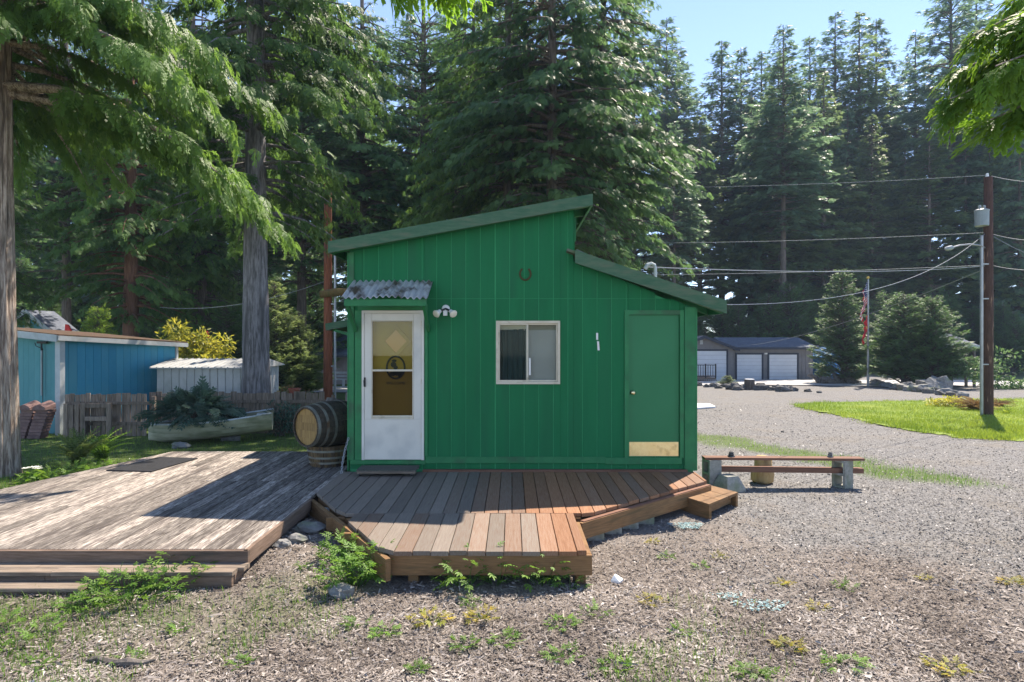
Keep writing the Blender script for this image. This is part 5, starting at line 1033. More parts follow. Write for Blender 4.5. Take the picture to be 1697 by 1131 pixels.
h0, h1 = lp[-1], P(1566,413,PY-0.95); MB().tube([h0, h0.lerp(h1,0.3), h0.lerp(h1,0.8), h1], [0.03,0.075,0.065,0.02], 10).build('street_light_head', 'transformer', up)
# pole behind the shed at left
g2 = P(543.5, 640, 20.5); g2.z = gz(g2.x,20.5); B = thing('utility_pole', g2, 'rusty red-brown pole with a side conduit behind the barrel fence', 'utility pole'); ztb_ = 7.5
MB().tube([g2-Vector((0,0,0.1)), (g2.x,20.5,ztb_)], [0.155,0.125], 14).build('pole', 'pole_rust', B)
MB().tube([(g2.x+0.27,20.4,g2.z-0.05), (g2.x+0.27,20.4,5.0)], 0.04, 8).build('conduit', 'aluminium', B)
for zz in (1.2, 3.3): MB().box(g2.x+0.14, g2.x+0.26, 20.37, 20.43, zz, zz+0.04).build('bracket', 'aluminium', B)
q0, q1 = P(531,488,20.2), P(580,484,20.2); m2 = MB(); m2.tube([q0, q0.lerp(q1,0.5)+Vector((0,0,0.03)), q1], [0.12,0.14,0.11], 9); m2.build('mossy_crossarm', 'moss_log', B)
# ---- wires
def wire(pa, pb, sag, label, r=0.009):
    pa, pb = Vector(pa), Vector(pb); n = 40; pts = [pa.lerp(pb,i/n)-Vector((0,0,sag*4*(i/n)*(1-i/n))) for i in range(n+1)]
    o = MB().tube(pts, r, 5).build('overhead_wire', 'wire', origin=pa); tag(o, label, 'wire', 'overhead wires')
U = lambda py, dy=0: P(1632, py, PY+dy); BP = lambda z: Vector((g2.x+0.1, 20.5, z)); TT = lambda py: Vector((P(1000,0,25).x, 25, P(0,py,25).z))
wire(U(291), TT(311), 0.12, 'topmost overhead wire strung from the tip of the brown utility pole')
wire(U(386), TT(403), 0.10, 'overhead wire running level just below the transformer')
wire(U(440), TT(456), 0.08, 'upper of two close overhead wires at the middle of the brown pole')
wire(U(441,-0.1), Vector((mp.x-0.15,9.4,3.25)), 0.12, 'lower of two close overhead wires ending at the shed roof mast')
wire(U(388,-0.1), Vector((2.93,8.3,2.60)), 0.55, 'sagging wire from the street light down to the shed eave', 0.006)
wire(U(446), Vector((gxx(1222),GYY-0.3,ze+0.2)), 0.5, 'thin wire dropping from the brown pole to the garage eave', 0.013)
for i, (py, pyr) in enumerate(((292,300),(388,398),(440,445),(390,440))): wire(P(1643,py,PY), P(1760,pyr,PY-1.5), 0.1, 'short overhead wire leaving the brown pole away from the shed')
wire(BP(4.1)+Vector((-0.2,0,0)), Vector((-14,24,3.4)), 0.35, 'slack wire running from the rusty pole into the trees')
wire(Vector((0.95,8.9,3.45)), Vector((1.75,8.5,3.02)), 0.01, 'thin wire slanting from the upper roof to the lower roof', 0.008)
# ---- lawn
lp_ = [(1311,672),(1345,668),(1420,667),(1500,666),(1600,664),(1697,662),(1900,660),(2300,664),(2300,730),(1900,741),(1697,733.5),(1600,728),(1510,715),(1460,705),(1400,692),(1350,681)]
LPOLY = []
for (pa_, pb_) in zip(lp_, lp_[1:]+lp_[:1]):
    for k_ in range(14):
        q_ = G(pa_[0]+(pb_[0]-pa_[0])*k_/14, pa_[1]+(pb_[1]-pa_[1])*k_/14); a_ = rnd.uniform(0,6.28); w_ = rnd.uniform(0,0.22)
        LPOLY.append(Vector((q_.x+w_*math.cos(a_), q_.y+w_*math.sin(a_), q_.z)))
mat('lawn_soil', (0.13,0.20,0.03), (0.20,0.27,0.045), 1.2, 0.95, c3=(0.24,0.28,0.05), s3=0.5)
def tri_poly(name, poly, dz, mat_):
    m2 = MB(); c = sum((Vector(p) for p in poly), Vector())/len(poly); n = len(poly); rings = 4; vs = []
    for k in range(rings+1):
        for p in poly: q = c.lerp(Vector(p), k/rings); vs.append((q.x, q.y, gz(q.x,q.y)+dz*(1 if k < rings else 0.2)+0.02))
    m2.add(vs, [(k*n+j, k*n+(j+1)%n, (k+1)*n+(j+1)%n, (k+1)*n+j) for k in range(rings) for j in range(n)]); return struct(m2.build(name, mat_))
tri_poly('lawn', LPOLY, 0.03, 'lawn_soil')
# ================================================================ foliage tools
def inst_mesh(name, tv, tf, pos, X, Nrm, size, tint, mats):
    """many copies of a small leaf template (verts tv, tris tf) in one mesh; X = along, Nrm = up, size = scale"""
    X = X/np.linalg.norm(X,axis=1,keepdims=True); Z = Nrm-(Nrm*X).sum(1,keepdims=True)*X; Z = Z/(np.linalg.norm(Z,axis=1,keepdims=True)+1e-9); Yv = np.cross(Z,X)
    sz = size[:,None,None] if size.ndim == 1 else size[:,None,:]
    tv = tv if tv.ndim == 3 else tv[None]; t = tv[np.random.RandomState(1).randint(0,len(tv),len(pos))]*sz
    v = pos[:,None,:] + t[:,:,0:1]*X[:,None,:] + t[:,:,1:2]*Yv[:,None,:] + t[:,:,2:3]*Z[:,None,:]
    n, k = len(pos), tv.shape[1]; f = (tf[None]+(np.arange(n)*k)[:,None,None]).reshape(-1, tf.shape[1])
    return np_mesh(name, v.reshape(-1,3), f, mats, np.repeat(np.clip(tint,0,1), k))
def spray_tpl(pairs=7, w_=0.055, ll=0.42, curve=0.16, droop=0.10):
    """flat conifer spray: a stem with tapering side leaflets, drooping at the tip"""
    v, f = [], []
    def leaf(p, d, L_, wd, dz):
        o = len(v); s_ = np.array([-d[1], d[0], 0])*wd
        v.extend([p, p+d*L_*0.45+s_+np.array([0,0,-dz*0.3]), p+d*L_+np.array([0,0,-dz]), p+d*L_*0.45-s_+np.array([0,0,-dz*0.3])]); f.extend([(o,o+1,o+2),(o,o+2,o+3)])
    for i in range(pairs):
        t = 0.12+0.80*i/pairs; p = np.array([t,0,-curve*t*t]); L_ = ll*(1-0.72*t)
        for s_ in (-1, 1): a = R_(52-16*t)*s_; leaf(p, np.array([math.cos(a), math.sin(a), 0]), L_, w_*(0.6+0.4*(1-t)), droop*L_/ll)
    leaf(np.array([0.0,0,0]), np.array([1.0,0,0]), 1.0, w_*0.45, curve)
    return np.array(v), np.array(f)
def cedar_tpl(seed, pairs=7, w_=0.026, ll=0.50, curve=0.30):
    """cedar spray: side twigs that fork again into narrow drooping tips"""
    r = random.Random(seed); v, f = [], []
    def kite(p, a, L_, wd, dz):
        d = np.array([math.cos(a), math.sin(a), 0.0]); s_ = np.array([-d[1], d[0], 0])*wd; o = len(v)
        v.extend([p, p+d*L_*0.4+s_-np.array([0,0,dz*0.25]), p+d*L_-np.array([0,0,dz]), p+d*L_*0.4-s_-np.array([0,0,dz*0.25])]); f.extend([(o,o+1,o+2),(o,o+2,o+3)])
    for i in range(pairs):
        for s_ in (-1, 1):
            t = 0.08+0.86*(i+r.uniform(-0.3,0.3))/pairs; p = np.array([t, 0.03*math.sin(t*9+seed), -curve*t*t]); L_ = ll*(1-0.75*t)*r.uniform(0.65,1.2); a = s_*R_(48-18*t+r.uniform(-9,9)); dz = 0.22*L_
            kite(p, a, L_, w_*1.1, dz)
            for k in (0.35, 0.62): q = p+np.array([math.cos(a), math.sin(a), 0])*L_*k-np.array([0,0,dz*k*k]); kite(q, a-s_*R_(30), L_*0.5, w_, dz*0.5); kite(q, a+s_*R_(24), L_*0.36, w_, dz*0.4)
    kite(np.array([0.0,0,0]), 0, 1.0, w_, curve)
    return np.array(v), np.array(f)
SPR = spray_tpl(5, 0.075, 0.44); SPR_C = (np.stack([cedar_tpl(q)[0] for q in (1,5,9,14)]), cedar_tpl(1)[1]); SPR_M = (np.stack([cedar_tpl(q, 4, 0.045, 0.55)[0] for q in (2,6,11)]), cedar_tpl(2, 4, 0.045, 0.55)[1]); SPR_F = spray_tpl(4, 0.095, 0.46); SPR_S = spray_tpl(5, 0.065, 0.42, 0.12, 0.08)
def conifer(seed, H, zb, Rr, style='fir', dens=1.0, ssize=1.0, whorl=0.6, nb=6, tpl=SPR, top_p=0.85, rlow=0.55, lop=None, zmax=None):
    """arrays for the sprays of a crown and the paths of its branches"""
    r = np.random.RandomState(seed); pos, X, Nn, S, T, br = [], [], [], [], [], []
    z = zb
    while z < H-0.3:
        t = (z-zb)/(H-zb); Lz = Rr*((1-t)**top_p)*(rlow+(1-rlow)*min(1, t/0.22)) + 0.22
        if zmax is None or z < zmax:
          for k in range(max(3, int(nb*(1-0.35*t)))):
            ph = r.rand()*2*math.pi; Lb = Lz*r.uniform(0.62, 1.12)*(lop(ph) if lop else 1.0)
            if r.rand() < 0.07: continue
            if style == 'cedar': up, dr = r.uniform(-0.05,0.22), r.uniform(0.28,0.60)
            elif style == 'hemlock': up, dr = r.uniform(0.0,0.22), r.uniform(0.28,0.52)
            elif style == 'bush': up, dr = r.uniform(0.35,0.75), r.uniform(0.05,0.22)
            else: up, dr = r.uniform(0.02,0.25)+0.5*t, r.uniform(0.15,0.42)
            dh = np.array([math.cos(ph), math.sin(ph), 0.0]); z0 = z+r.uniform(-0.3,0.3)*whorl
            P_ = lambda s_: dh*(Lb*s_)[:,None] + np.array([0,0,1.0])*(z0+Lb*(up*s_-dr*s_*s_))[:,None]
            br.append((P_(np.linspace(0,0.95,5)), 0.02*Lb+0.012))
            ns = max(9, int(Lb*dens*7)); s_ = r.uniform(0.16, 1.0, ns)**0.8; p = P_(s_)
            side_ = np.where(r.rand(ns) < 0.5, -1, 1); be = R_(62)*(1-0.62*s_)+r.uniform(-0.3,0.3,ns); aa = ph+side_*be
            pit = {'cedar':-0.85,'hemlock':-0.62,'bush':0.15,'fir':-0.16}[style] + r.normal(0,0.24,ns) - (0.2*s_ if style in ('cedar','hemlock') else 0)
            d = np.stack([np.cos(aa)*np.cos(pit), np.sin(aa)*np.cos(pit), np.sin(pit)], 1)
            if style in ('cedar','hemlock'): nn = np.stack([np.cos(aa)*0.55, np.sin(aa)*0.55, np.full(ns,0.8)],1)+r.normal(0,0.32,(ns,3))
            else: nn = np.array([0,0,1.0])+r.normal(0,0.30,(ns,3))
            sz = np.clip(Lb*0.34*(1-0.45*s_), 0.30 if H < 30 else 0.55, 1.0)*r.uniform(0.7,1.25,ns)*ssize
            p = p+np.stack([np.cos(aa),np.sin(aa),np.full(ns,-0.25 if style in ('cedar','hemlock') else 0.0)],1)*(r.uniform(0,0.26,ns)*Lb*(1-0.6*s_))[:,None]
            pos.append(p+r.normal(0,0.07*ssize,(ns,3))); X.append(d); Nn.append(nn); S.append(sz)
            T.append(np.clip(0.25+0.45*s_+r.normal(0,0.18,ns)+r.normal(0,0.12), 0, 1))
        z += whorl*(0.75+0.5*r.rand())*(1-0.35*t)
    return [np.concatenate(a) for a in (pos, X, Nn, S, T)], br
def crown_mesh(name, arr, tpl, mats): return inst_mesh(name, tpl[0], tpl[1], arr[0], arr[1], arr[2], arr[3], arr[4], mats)
def trunk_mesh(name, H, r0, br, mat_, seed=0, n=14, flare=0.35, ridges=0.0, rings=26, lean=0.0, kn=10):
    m2 = MB(); r = random.Random(seed); vs = []; cx, cy = 0, 0; ph = [r.uniform(0,6.28) for _ in range(4)]
    for i in range(rings+1):
        t = (i/rings)**1.6; z = H*t; rr = r0*(1-0.93*t)*(1+flare*math.exp(-z/(r0*1.6)))+0.006
        for j in range(n):
            a = 2*math.pi*j/n; q = rr*(1+ridges*math.sin(kn*a+1.5*math.sin(z*1.3+ph[0]))+ridges*0.7*math.sin(kn*1.7*a+ph[1]+2*math.sin(z*0.8))+0.03*math.sin(2*a+z+ph[2])+0.12*math.exp(-z/(r0*1.2))*math.sin(5*a+ph[3]))
            vs.append((q*math.cos(a)+lean*math.sin(t*2.2), q*math.sin(a)+lean*0.5*t, z-0.12))
    m2.add(vs, [(i*n+j, i*n+(j+1)%n, (i+1)*n+(j+1)%n, (i+1)*n+j) for i in range(rings) for j in range(n)])
    for pts, rb in br: m2.tube([tuple(p) for p in pts], list(np.linspace(rb, 0.006, len(pts))), 4, caps=False)
    me = bpy.data.meshes.new(name); me.from_pydata(m2.v, [], m2.f); me.materials.append(M_[mat_]); me.polygons.foreach_set('use_smooth',[True]*len(m2.f)); me.update(); return me
def plant(name, tm, cm, loc, label, cat, group=None, rz=0.0, s_=1.0, parts=('trunk','crown')):
    t = thing(name, loc, label, cat, group); t.rotation_euler = (0,0,rz); t.scale = (s_,s_,s_) if not hasattr(s_,'__len__') else s_
    for nm_, me in zip(parts, (tm, cm)):
        if me is not None:
            o = bpy.data.objects.new(nm_, me); COL.objects.link(o); o.parent = t
    return t
def tree_at(px, Y): x = (px-CX)/F*Y; return Vector((x, Y, gz(x, Y)))

# ================================================================ the trees
# tall firs of the wood beyond the garage
FIRS = []
for i, (H, zb, Rr, st) in enumerate(((40,12,6.6,'fir'), (42,17,6.0,'fir'), (38,5,6.8,'fir'), (36,2.0,6.4,'hemlock'))):
    arr, br = conifer(100+i, H, zb, Rr, st, dens=1.25, ssize=0.95, whorl=0.60, nb=7, top_p=0.78)
    FIRS.append((trunk_mesh('fir_trunk', H, 0.46, br, 'bark_fir', i, n=8, rings=14), crown_mesh('fir_crown', arr, SPR_F, ['leaf_fir_sunlit' if i == 2 else 'leaf_fir']), H))
fr_ = random.Random(5)
def fir(px, Y, pytop, kind, label, group='tall firs beyond the garage'):
    g = tree_at(px, Y); H = P(0, pytop, Y).z-g.z; tm, cm, h0 = FIRS[kind]; s_ = H/h0
    plant('fir_tree', tm, cm, g, label, 'tree', group, fr_.uniform(0,6.28), (s_*fr_.uniform(0.92,1.08),)*2+(s_,))
skyline = [(1105,80,28,0),(1122,84,75,1),(1196,78,66,0),(1228,82,78,1),(1262,84,84,0),(1300,76,78,2),(1342,86,58,1),(1384,82,20,0),(1424,80,20,2),(1452,86,30,1),(1476,84,160,0),(1517,78,50,1),(1576,72,-90,0),(1618,80,-30,1),(1655,76,20,2),(1700,80,-40,0)]
for px, Y, py, k in skyline: fir(px, Y, py, k, 'tall dark fir rising to the skyline beyond the garage')
mid = [(1160,70,190,2),(1245,70,150,3),(1290,68,110,2),(1330,72,140,3),(1365,69,120,2),(1405,74,170,3),(1445,70,190,2),(1500,71,230,3),(1540,67,180,2),(1600,69,200,3),(1640,68,240,2),(1690,66,160,3),(1480,92,150,2),(1730,74,60,1)]
for px, Y, py, k in mid: fir(px, Y, py, k, 'shorter shaded fir in the second row of the wood beyond the garage', 'shorter firs beyond the garage')
fir(1298, 62, 40, 1, 'bare-trunked fir standing just behind the grey garage roof', None); fir(1117, 60, 200, 1, 'slender fir with a pale bare trunk between the shed roof and the garage', None)
# wood behind on the left
lback = [(px, 52+9*((i*5)%4), -80+45*((i*7)%4), (2,3,0)[i%3]) for i, px in enumerate(range(-60,1080,74))]
for px, Y, py, k in lback: fir(px, Y, py, k, 'dark fir in the dense wood behind the cedars', 'firs of the wood behind the cedars')
# cedars and hemlocks standing behind the sheds
CED = []
for i, (H, zb, Rr, st) in enumerate(((24,5.6,3.9,'cedar'), (26,6.0,4.6,'hemlock'), (23,3.8,3.8,'cedar'), (25,5.4,4.4,'fir'))):
    arr, br = conifer(200+i, H, zb, Rr, st, dens=2.9, ssize=0.45, whorl=0.42, nb=8, zmax=18.5)
    CED.append((arr, br, H))
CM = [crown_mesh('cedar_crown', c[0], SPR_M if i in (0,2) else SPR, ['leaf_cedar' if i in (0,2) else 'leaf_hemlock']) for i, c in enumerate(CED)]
def cedar(px, Y, kind, r0, bark, label, rz=0.0, s_=1.0, group=None, seed=0, ridges=0.03):
    arr, br, H = CED[kind]; tm = trunk_mesh('cedar_trunk', H, r0/s_, br, bark, seed, n=20, ridges=ridges, rings=30)
    return plant('cedar_tree', tm, CM[kind], tree_at(px, Y), label, 'tree', group, rz, s_)
cedar(424, 15.7, 0, 0.34, 'bark_grey', 'big cedar with a straight grey trunk behind the boat and fence', 0.4, 1.0, seed=1, ridges=0.05)
cedar(217, 25.5, 2, 0.33, 'bark_red', 'cedar with a reddish trunk rising behind the blue shed', 2.0, 0.95, seed=2)
cedar(600, 34, 1, 0.30, 'bark_fir', 'hemlock with a slender trunk behind the low side of the shed roof', 1.1, 1.15, seed=3)
cedar(702, 35, 3, 0.36, 'bark_fir', 'tall fir with a mossy trunk behind the middle of the shed roof', 2.9, 1.15, seed=4)
cedar(842, 24, 0, 0.28, 'bark_fir', 'cedar with a dark trunk rising behind the horseshoe wall', 4.0, 1.0, seed=5)
cedar(915, 22, 1, 0.28, 'bark_fir', 'broad tree with a brown trunk behind the peak of the shed roof', 5.2, 1.0, seed=6)
cedar(1000, 25, 1, 0.27, 'bark_fir', 'bushy hemlock with sunlit tips beside the open sky behind the shed', 0.9, 0.98, seed=7)
cedar(335, 30, 2, 0.24, 'bark_fir', 'cedar with low hanging boughs behind the rhododendron', 2.2, 0.85, seed=14)
cedar(785, 28, 0, 0.22, 'bark_fir', 'narrow cedar between the trunks above the shed roof', 5.0, 1.0, seed=15)
cedar(770, 36, 1, 0.28, 'bark_fir', 'hemlock in deep shade between the two trunks behind the shed', 3.3, 1.1, seed=8)
cedar(500, 33, 3, 0.28, 'bark_fir', 'dark fir behind the rusty pole', 1.9, 1.1, seed=9)
cedar(320, 32, 1, 0.28, 'bark_fir', 'dark hemlock behind the yellow green shrubs', 4.4, 1.1, seed=10)
cedar(110, 36, 3, 0.28, 'bark_fir', 'dark fir behind the teal gabled house', 0.2, 1.1, seed=11)
cedar(-60, 24, 2, 0.28, 'bark_fir', 'cedar at the far side of the blue shed', 3.1, 1.0, seed=12)
cedar(960, 38, 1, 0.28, 'bark_fir', 'shaded hemlock behind the broad tree', 5.6, 1.05, seed=13)
# near cedar at the left edge, its boughs sweeping over the deck side
def lop_near(ph): return 1.15 if math.cos(ph-R_(-25)) > 0.2 else 0.75
arr, br = conifer(301, 17, 6.1, 3.6, 'cedar', dens=6.2, ssize=0.42, whorl=0.24, nb=8, rlow=0.9, lop=lop_near, zmax=9.5)
ct = trunk_mesh('near_trunk', 17, 0.235, br, 'bark_cedar', 33, n=72, ridges=0.055, rings=60, flare=0.25, kn=13)
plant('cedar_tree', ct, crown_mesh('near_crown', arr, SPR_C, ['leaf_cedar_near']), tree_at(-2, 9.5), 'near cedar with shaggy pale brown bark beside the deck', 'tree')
# two cedars outside the frame: only the tips of their boughs hang into view
def bough_tree(trunk, boughs, seed, leafm, label, r0=0.2, H=9):
    r = np.random.RandomState(seed); pos, X, Nn, S, T, br = [], [], [], [], [], []; t0 = np.array(trunk)
    for (z0, tip, sagv) in boughs:
        a = np.array([0,0,z0]); e = np.array(tip)-t0; ts = np.linspace(0,1,12)[:,None]; path = lambda t: a+(e-a)*t+np.array([0,0,1.0])*(sagv*4*t*(1-t))
        Lb = np.linalg.norm(e-a); br.append((path(ts), 0.022+0.008*Lb)); n = int(Lb*30); t = r.uniform(0.30,1.0,(n,1))**0.7; p = path(t); d0 = (e-a)/Lb; ang = math.atan2(d0[1],d0[0])
        aa = ang+np.where(r.rand(n) < .5,-1,1)*R_(58)*(1-0.55*t[:,0])+r.normal(0,0.25,n); pit = -0.75+r.normal(0,0.25,n)
        X.append(np.stack([np.cos(aa)*np.cos(pit),np.sin(aa)*np.cos(pit),np.sin(pit)],1)); Nn.append(np.stack([np.cos(aa)*.6,np.sin(aa)*.6,np.full(n,.8)],1)+r.normal(0,0.3,(n,3))); S.append((0.55-0.2*t[:,0])*r.uniform(0.6,1.2,n)); T.append(np.clip(r.normal(.5,.25,n),0,1)); pos.append(p+r.normal(0,0.03,(n,3)))
    arr = [np.concatenate(q) for q in (pos,X,Nn,S,T)]
    plant('cedar_tree', trunk_mesh('side_trunk', H, r0, br, 'bark_cedar', seed, n=24, ridges=0.04), crown_mesh('side_crown', arr, SPR_C, [leafm]), Vector((trunk[0],trunk[1],gz(trunk[0],trunk[1]))), label, 'tree')
bough_tree((7.4,4.6,0), [(5.2,P(1610,60,5.0),0.3),(4.9,P(1585,120,5.3),0.3),(4.6,P(1575,165,5.2),0.35),(4.4,P(1640,200,4.8),0.3),(5.6,P(1660,10,5.4),0.2),(4.9,P(1650,110,4.6),0.2),(5.4,P(1690,40,4.8),0.2)], 51, 'leaf_backlit', 'cedar whose bright green bough tips hang into view above the lawn')
bough_tree((-1.9,-1.6,0), [(5.6,P(660,-45,4.6),0.5),(5.7,P(715,-40,4.9),0.5),(5.8,P(765,-38,4.8),0.5)], 52, 'leaf_backlit', 'overhead cedar bough with bright green tips above the shed')
# evergreen bushes by the flagpole
BU = []
for i, (H, Rr) in enumerate(((8.4,2.2),(6.2,2.6),(5.0,2.0))):
    arr, br = conifer(400+i, H, 0.15, Rr, 'bush', dens=5.5, ssize=0.62, whorl=0.16, nb=8, rlow=0.85, top_p=0.75); BU.append((trunk_mesh('bush_trunk', H, 0.14, br, 'bark_fir', i, n=8, rings=10), crown_mesh('bush_crown', arr, SPR_S, ['leaf_bush']), H))
def bush(px, pyb, pytop, k, label, leaf=None, wide=1.0, Y=None, rz=0.0):
    g = G(px, pyb) if Y is None else tree_at(px, Y); H = P(0,pytop,g.y).z-g.z; s_ = H/BU[k][2]; cm = BU[k][1]
    if leaf: cm = cm.copy(); cm.materials[0] = M_[leaf]
    plant('evergreen_bush', BU[k][0], cm, g, label, 'bush', None, rz, (s_*wide, s_*wide, s_))
bush(1396, 636, 442, 0, 'tall dark evergreen beside the flagpole and driftwood', wide=0.95)
bush(1497, 641, 483, 1, 'broad green evergreen bush between the flagpole and gazebo', wide=1.0, rz=1)
bush(1545, 643, 488, 1, 'green evergreen bush touching the gazebo roof', wide=0.9, rz=3)
bush(1362, 634, 600, 2, 'small clipped evergreen at the end of the garage', wide=0.9)
bush(1205, 640, 622, 2, 'low spreading dwarf pine among the dark rocks', 'leaf_pale', wide=2.2)
bush(162, 0, 505, 1, 'bright yellow green feathery bush behind the blue shed', 'leaf_bright', 0.62, Y=22)
bush(455, 0, 462, 0, 'pale green loose evergreen behind the grey trunk', 'leaf_pale', 1.0, Y=24, rz=2)
bush(492, 0, 520, 1, 'pale green spreading evergreen beside the rusty pole', 'leaf_pale', 0.9, Y=25, rz=4)
bush(375, 0, 500, 2, 'grey green evergreen behind the metal shed', 'leaf_bush', 0.9, Y=27, rz=1)
# young conifers of the understorey, closing the view under the tall crowns
ur = random.Random(8)
for i in range(26):
    px = -60+i*23; Y = 41+ur.uniform(0,8); top = P(0, ur.uniform(395,500), Y).z; g = tree_at(px+ur.uniform(-9,9), Y); k = i % 3; s_ = (top-g.z)/BU[k][2]
    plant('young_conifer', BU[k][0], BU[k][1], g, 'young conifer closing the understorey of the wood behind the cedars', 'tree', 'understorey behind the cedars', ur.uniform(0,6), (s_*0.75,s_*0.75,s_))
for i in range(24):
    px = 1090+i*27; Y = 57+ur.uniform(0,7); top = P(0, ur.uniform(455,535), Y).z; g = tree_at(px+ur.uniform(-9,9), Y); k = i % 3; s_ = (top-g.z)/BU[k][2]
    plant('young_conifer', BU[k][0], BU[k][1], g, 'young conifer closing the understorey of the wood beyond the garage', 'tree', 'understorey beyond the garage', ur.uniform(0,6), (s_*0.8,s_*0.8,s_))
# leafy shrubs
def leaf_tpl(): return np.array([[0,0,0],[0.35,0.17,0.03],[0.75,0.13,0.0],[1.0,0,-0.10],[0.75,-0.13,0.0],[0.35,-0.17,0.03]]), np.array([(0,1,2),(0,2,3),(0,3,4),(0,4,5)])
LEAF = leaf_tpl()
def blob_leaves(seed, n, rad, zc, size, clumps=26):
    r = np.random.RandomState(seed); c = r.normal(0,1,(clumps,3)); c /= np.linalg.norm(c,axis=1,keepdims=True); c *= r.uniform(0.45,0.95,(clumps,1)); c *= np.array(rad)
    k = r.randint(0,clumps,n); d = r.normal(0,1,(n,3)); d /= np.linalg.norm(d,axis=1,keepdims=True)
    p = c[k]+d*r.uniform(0.3,1,(n,1))*np.array(rad)*0.30; p[:,2] = np.abs(p[:,2]+zc)
    X = d*0.8+r.normal(0,0.4,(n,3)); Nn = np.array([0,0,1.0])+r.normal(0,0.5,(n,3)); return [p, X, Nn, size*r.uniform(0.7,1.3,n), np.clip(r.normal(0.5,0.25,n),0,1)]
def shrub(px, Y, rad, zc, n, size, leafm, label, seed, cat='shrub', group=None):
    a = blob_leaves(seed, n, rad, zc, size); cm = inst_mesh('leaves', LEAF[0], LEAF[1], *a, [leafm]); m2 = MB(); r = random.Random(seed)
    for i in range(7):
        q = a[0][r.randrange(n)]; m2.tube([(0.1*r.uniform(-1,1),0.1*r.uniform(-1,1),-0.1), (q[0]*0.4,q[1]*0.4,q[2]*0.5), tuple(q)], [0.03,0.02,0.008], 5)
    me = bpy.data.meshes.new('stems'); me.from_pydata(m2.v,[],m2.f); me.materials.append(M_['bark_fir'])
    return plant('leafy_shrub', me, cm, tree_at(px, Y), label, cat, group, 0, 1.0, ('stem','leaves'))
shrub(312, 20.2, (1.15,0.8,1.35), 1.75, 2600, 0.17, 'leaf_rhodo', 'yellow green rhododendron shrub behind the metal shed', 1)
shrub(362, 20.8, (0.85,0.8,1.15), 1.5, 1800, 0.17, 'leaf_rhodo', 'golden leafed shrub beside the rhododendron', 2)
shrub(720, 30, (3.5,1.5,2.6), 4.2, 3000, 0.26, 'leaf_pale', 'pale budding shrub rising above the middle of the shed roof', 3)
shrub(1700, 34, (4,2,1.6), 1.0, 3000, 0.22, 'leaf_bush', 'leafy undergrowth behind the brown utility pole', 4)
shrub(500, 15.3, (1.0,0.3,0.55), 0.55, 900, 0.10, 'leaf_brown', 'scruffy brown vine tangled on the picket fence', 5)
shrub(465, 14.3, (0.55,0.3,0.45), 0.40, 700, 0.09, 'leaf_juniper', 'dark scrubby plant beside the stern of the boat', 6)
shrub(985, 33, (4,1.5,2.4), 3.0, 2500, 0.26, 'leaf_hemlock', 'dark undergrowth below the broad tree behind the shed', 7)
# ferns
def frond_tpl(pairs=16):
    v, f = [], []
    for i in range(pairs):
        t = 0.10+0.88*i/pairs; L_ = 0.17*math.sin(math.pi*min(1,0.18+t*0.82))**0.7*(1.15-t*0.6); z = 0.62*t-0.85*t*t
        for s_ in (-1,1):
            o = len(v); v += [[t,0,z],[t+0.028,s_*L_*0.5,z+0.012],[t+0.05,s_*L_,z-0.03],[t-0.012,s_*L_*0.5,z+0.006]]; f += [(o,o+1,o+2),(o,o+2,o+3)]
    for i in range(8):
        t0, t1 = i/8, (i+1)/8; z0, z1 = 0.62*t0-0.85*t0*t0, 0.62*t1-0.85*t1*t1; o = len(v); v += [[t0,0.006,z0],[t1,0.006,z1],[t1,-0.006,z1],[t0,-0.006,z0]]; f += [(o,o+1,o+2),(o,o+2,o+3)]
    return np.array(v), np.array(f)
FRO = frond_tpl()
def fern(loc, n, size, leafm, label, seed, upr=0.45, group=None, name='fern', cat='fern'):
    r = np.random.RandomState(seed); ph = r.rand(n)*6.283; el = np.clip(r.normal(upr,0.22,n),-0.1,1.25)
    X = np.stack([np.cos(ph)*np.cos(el), np.sin(ph)*np.cos(el), np.sin(el)],1); Nn = np.stack([-np.cos(ph)*np.sin(el), -np.sin(ph)*np.sin(el), np.cos(el)],1)+r.normal(0,0.15,(n,3))
    me = inst_mesh('fronds', FRO[0], FRO[1], r.normal(0,0.02,(n,3)), X, Nn, size*r.uniform(0.65,1.15,n), np.clip(r.normal(0.5,0.28,n),0,1), [leafm]); o = link(name, me, None, loc); return tag(o, label, cat, group)
fern(G(128,775), 30, 0.72, 'leaf_fern', 'yellow green sword fern by the near tree and deck corner', 1, 1.05)
fern(G(168,765), 24, 0.62, 'leaf_weed', 'green fern beside the yellow sword fern', 2, 0.9)
fern(G(1618,682), 60, 0.80, 'leaf_brown', 'browning sword fern at the foot of the brown utility pole', 3, 0.5)
fern(G(1655,676), 40, 0.6, 'leaf_brown', 'smaller browning fern on the far side of the brown pole', 4, 0.45)
shrub(1578, G(1580,676).y, (0.95,0.5,0.22), 0.18, 1300, 0.09, 'leaf_rhodo', 'low yellow green shrub on the lawn beside the brown pole', 8)
fern(G(1668,688), 12, 0.45, 'grass', 'small tuft of grass round a stake on the lawn', 5, 0.8)
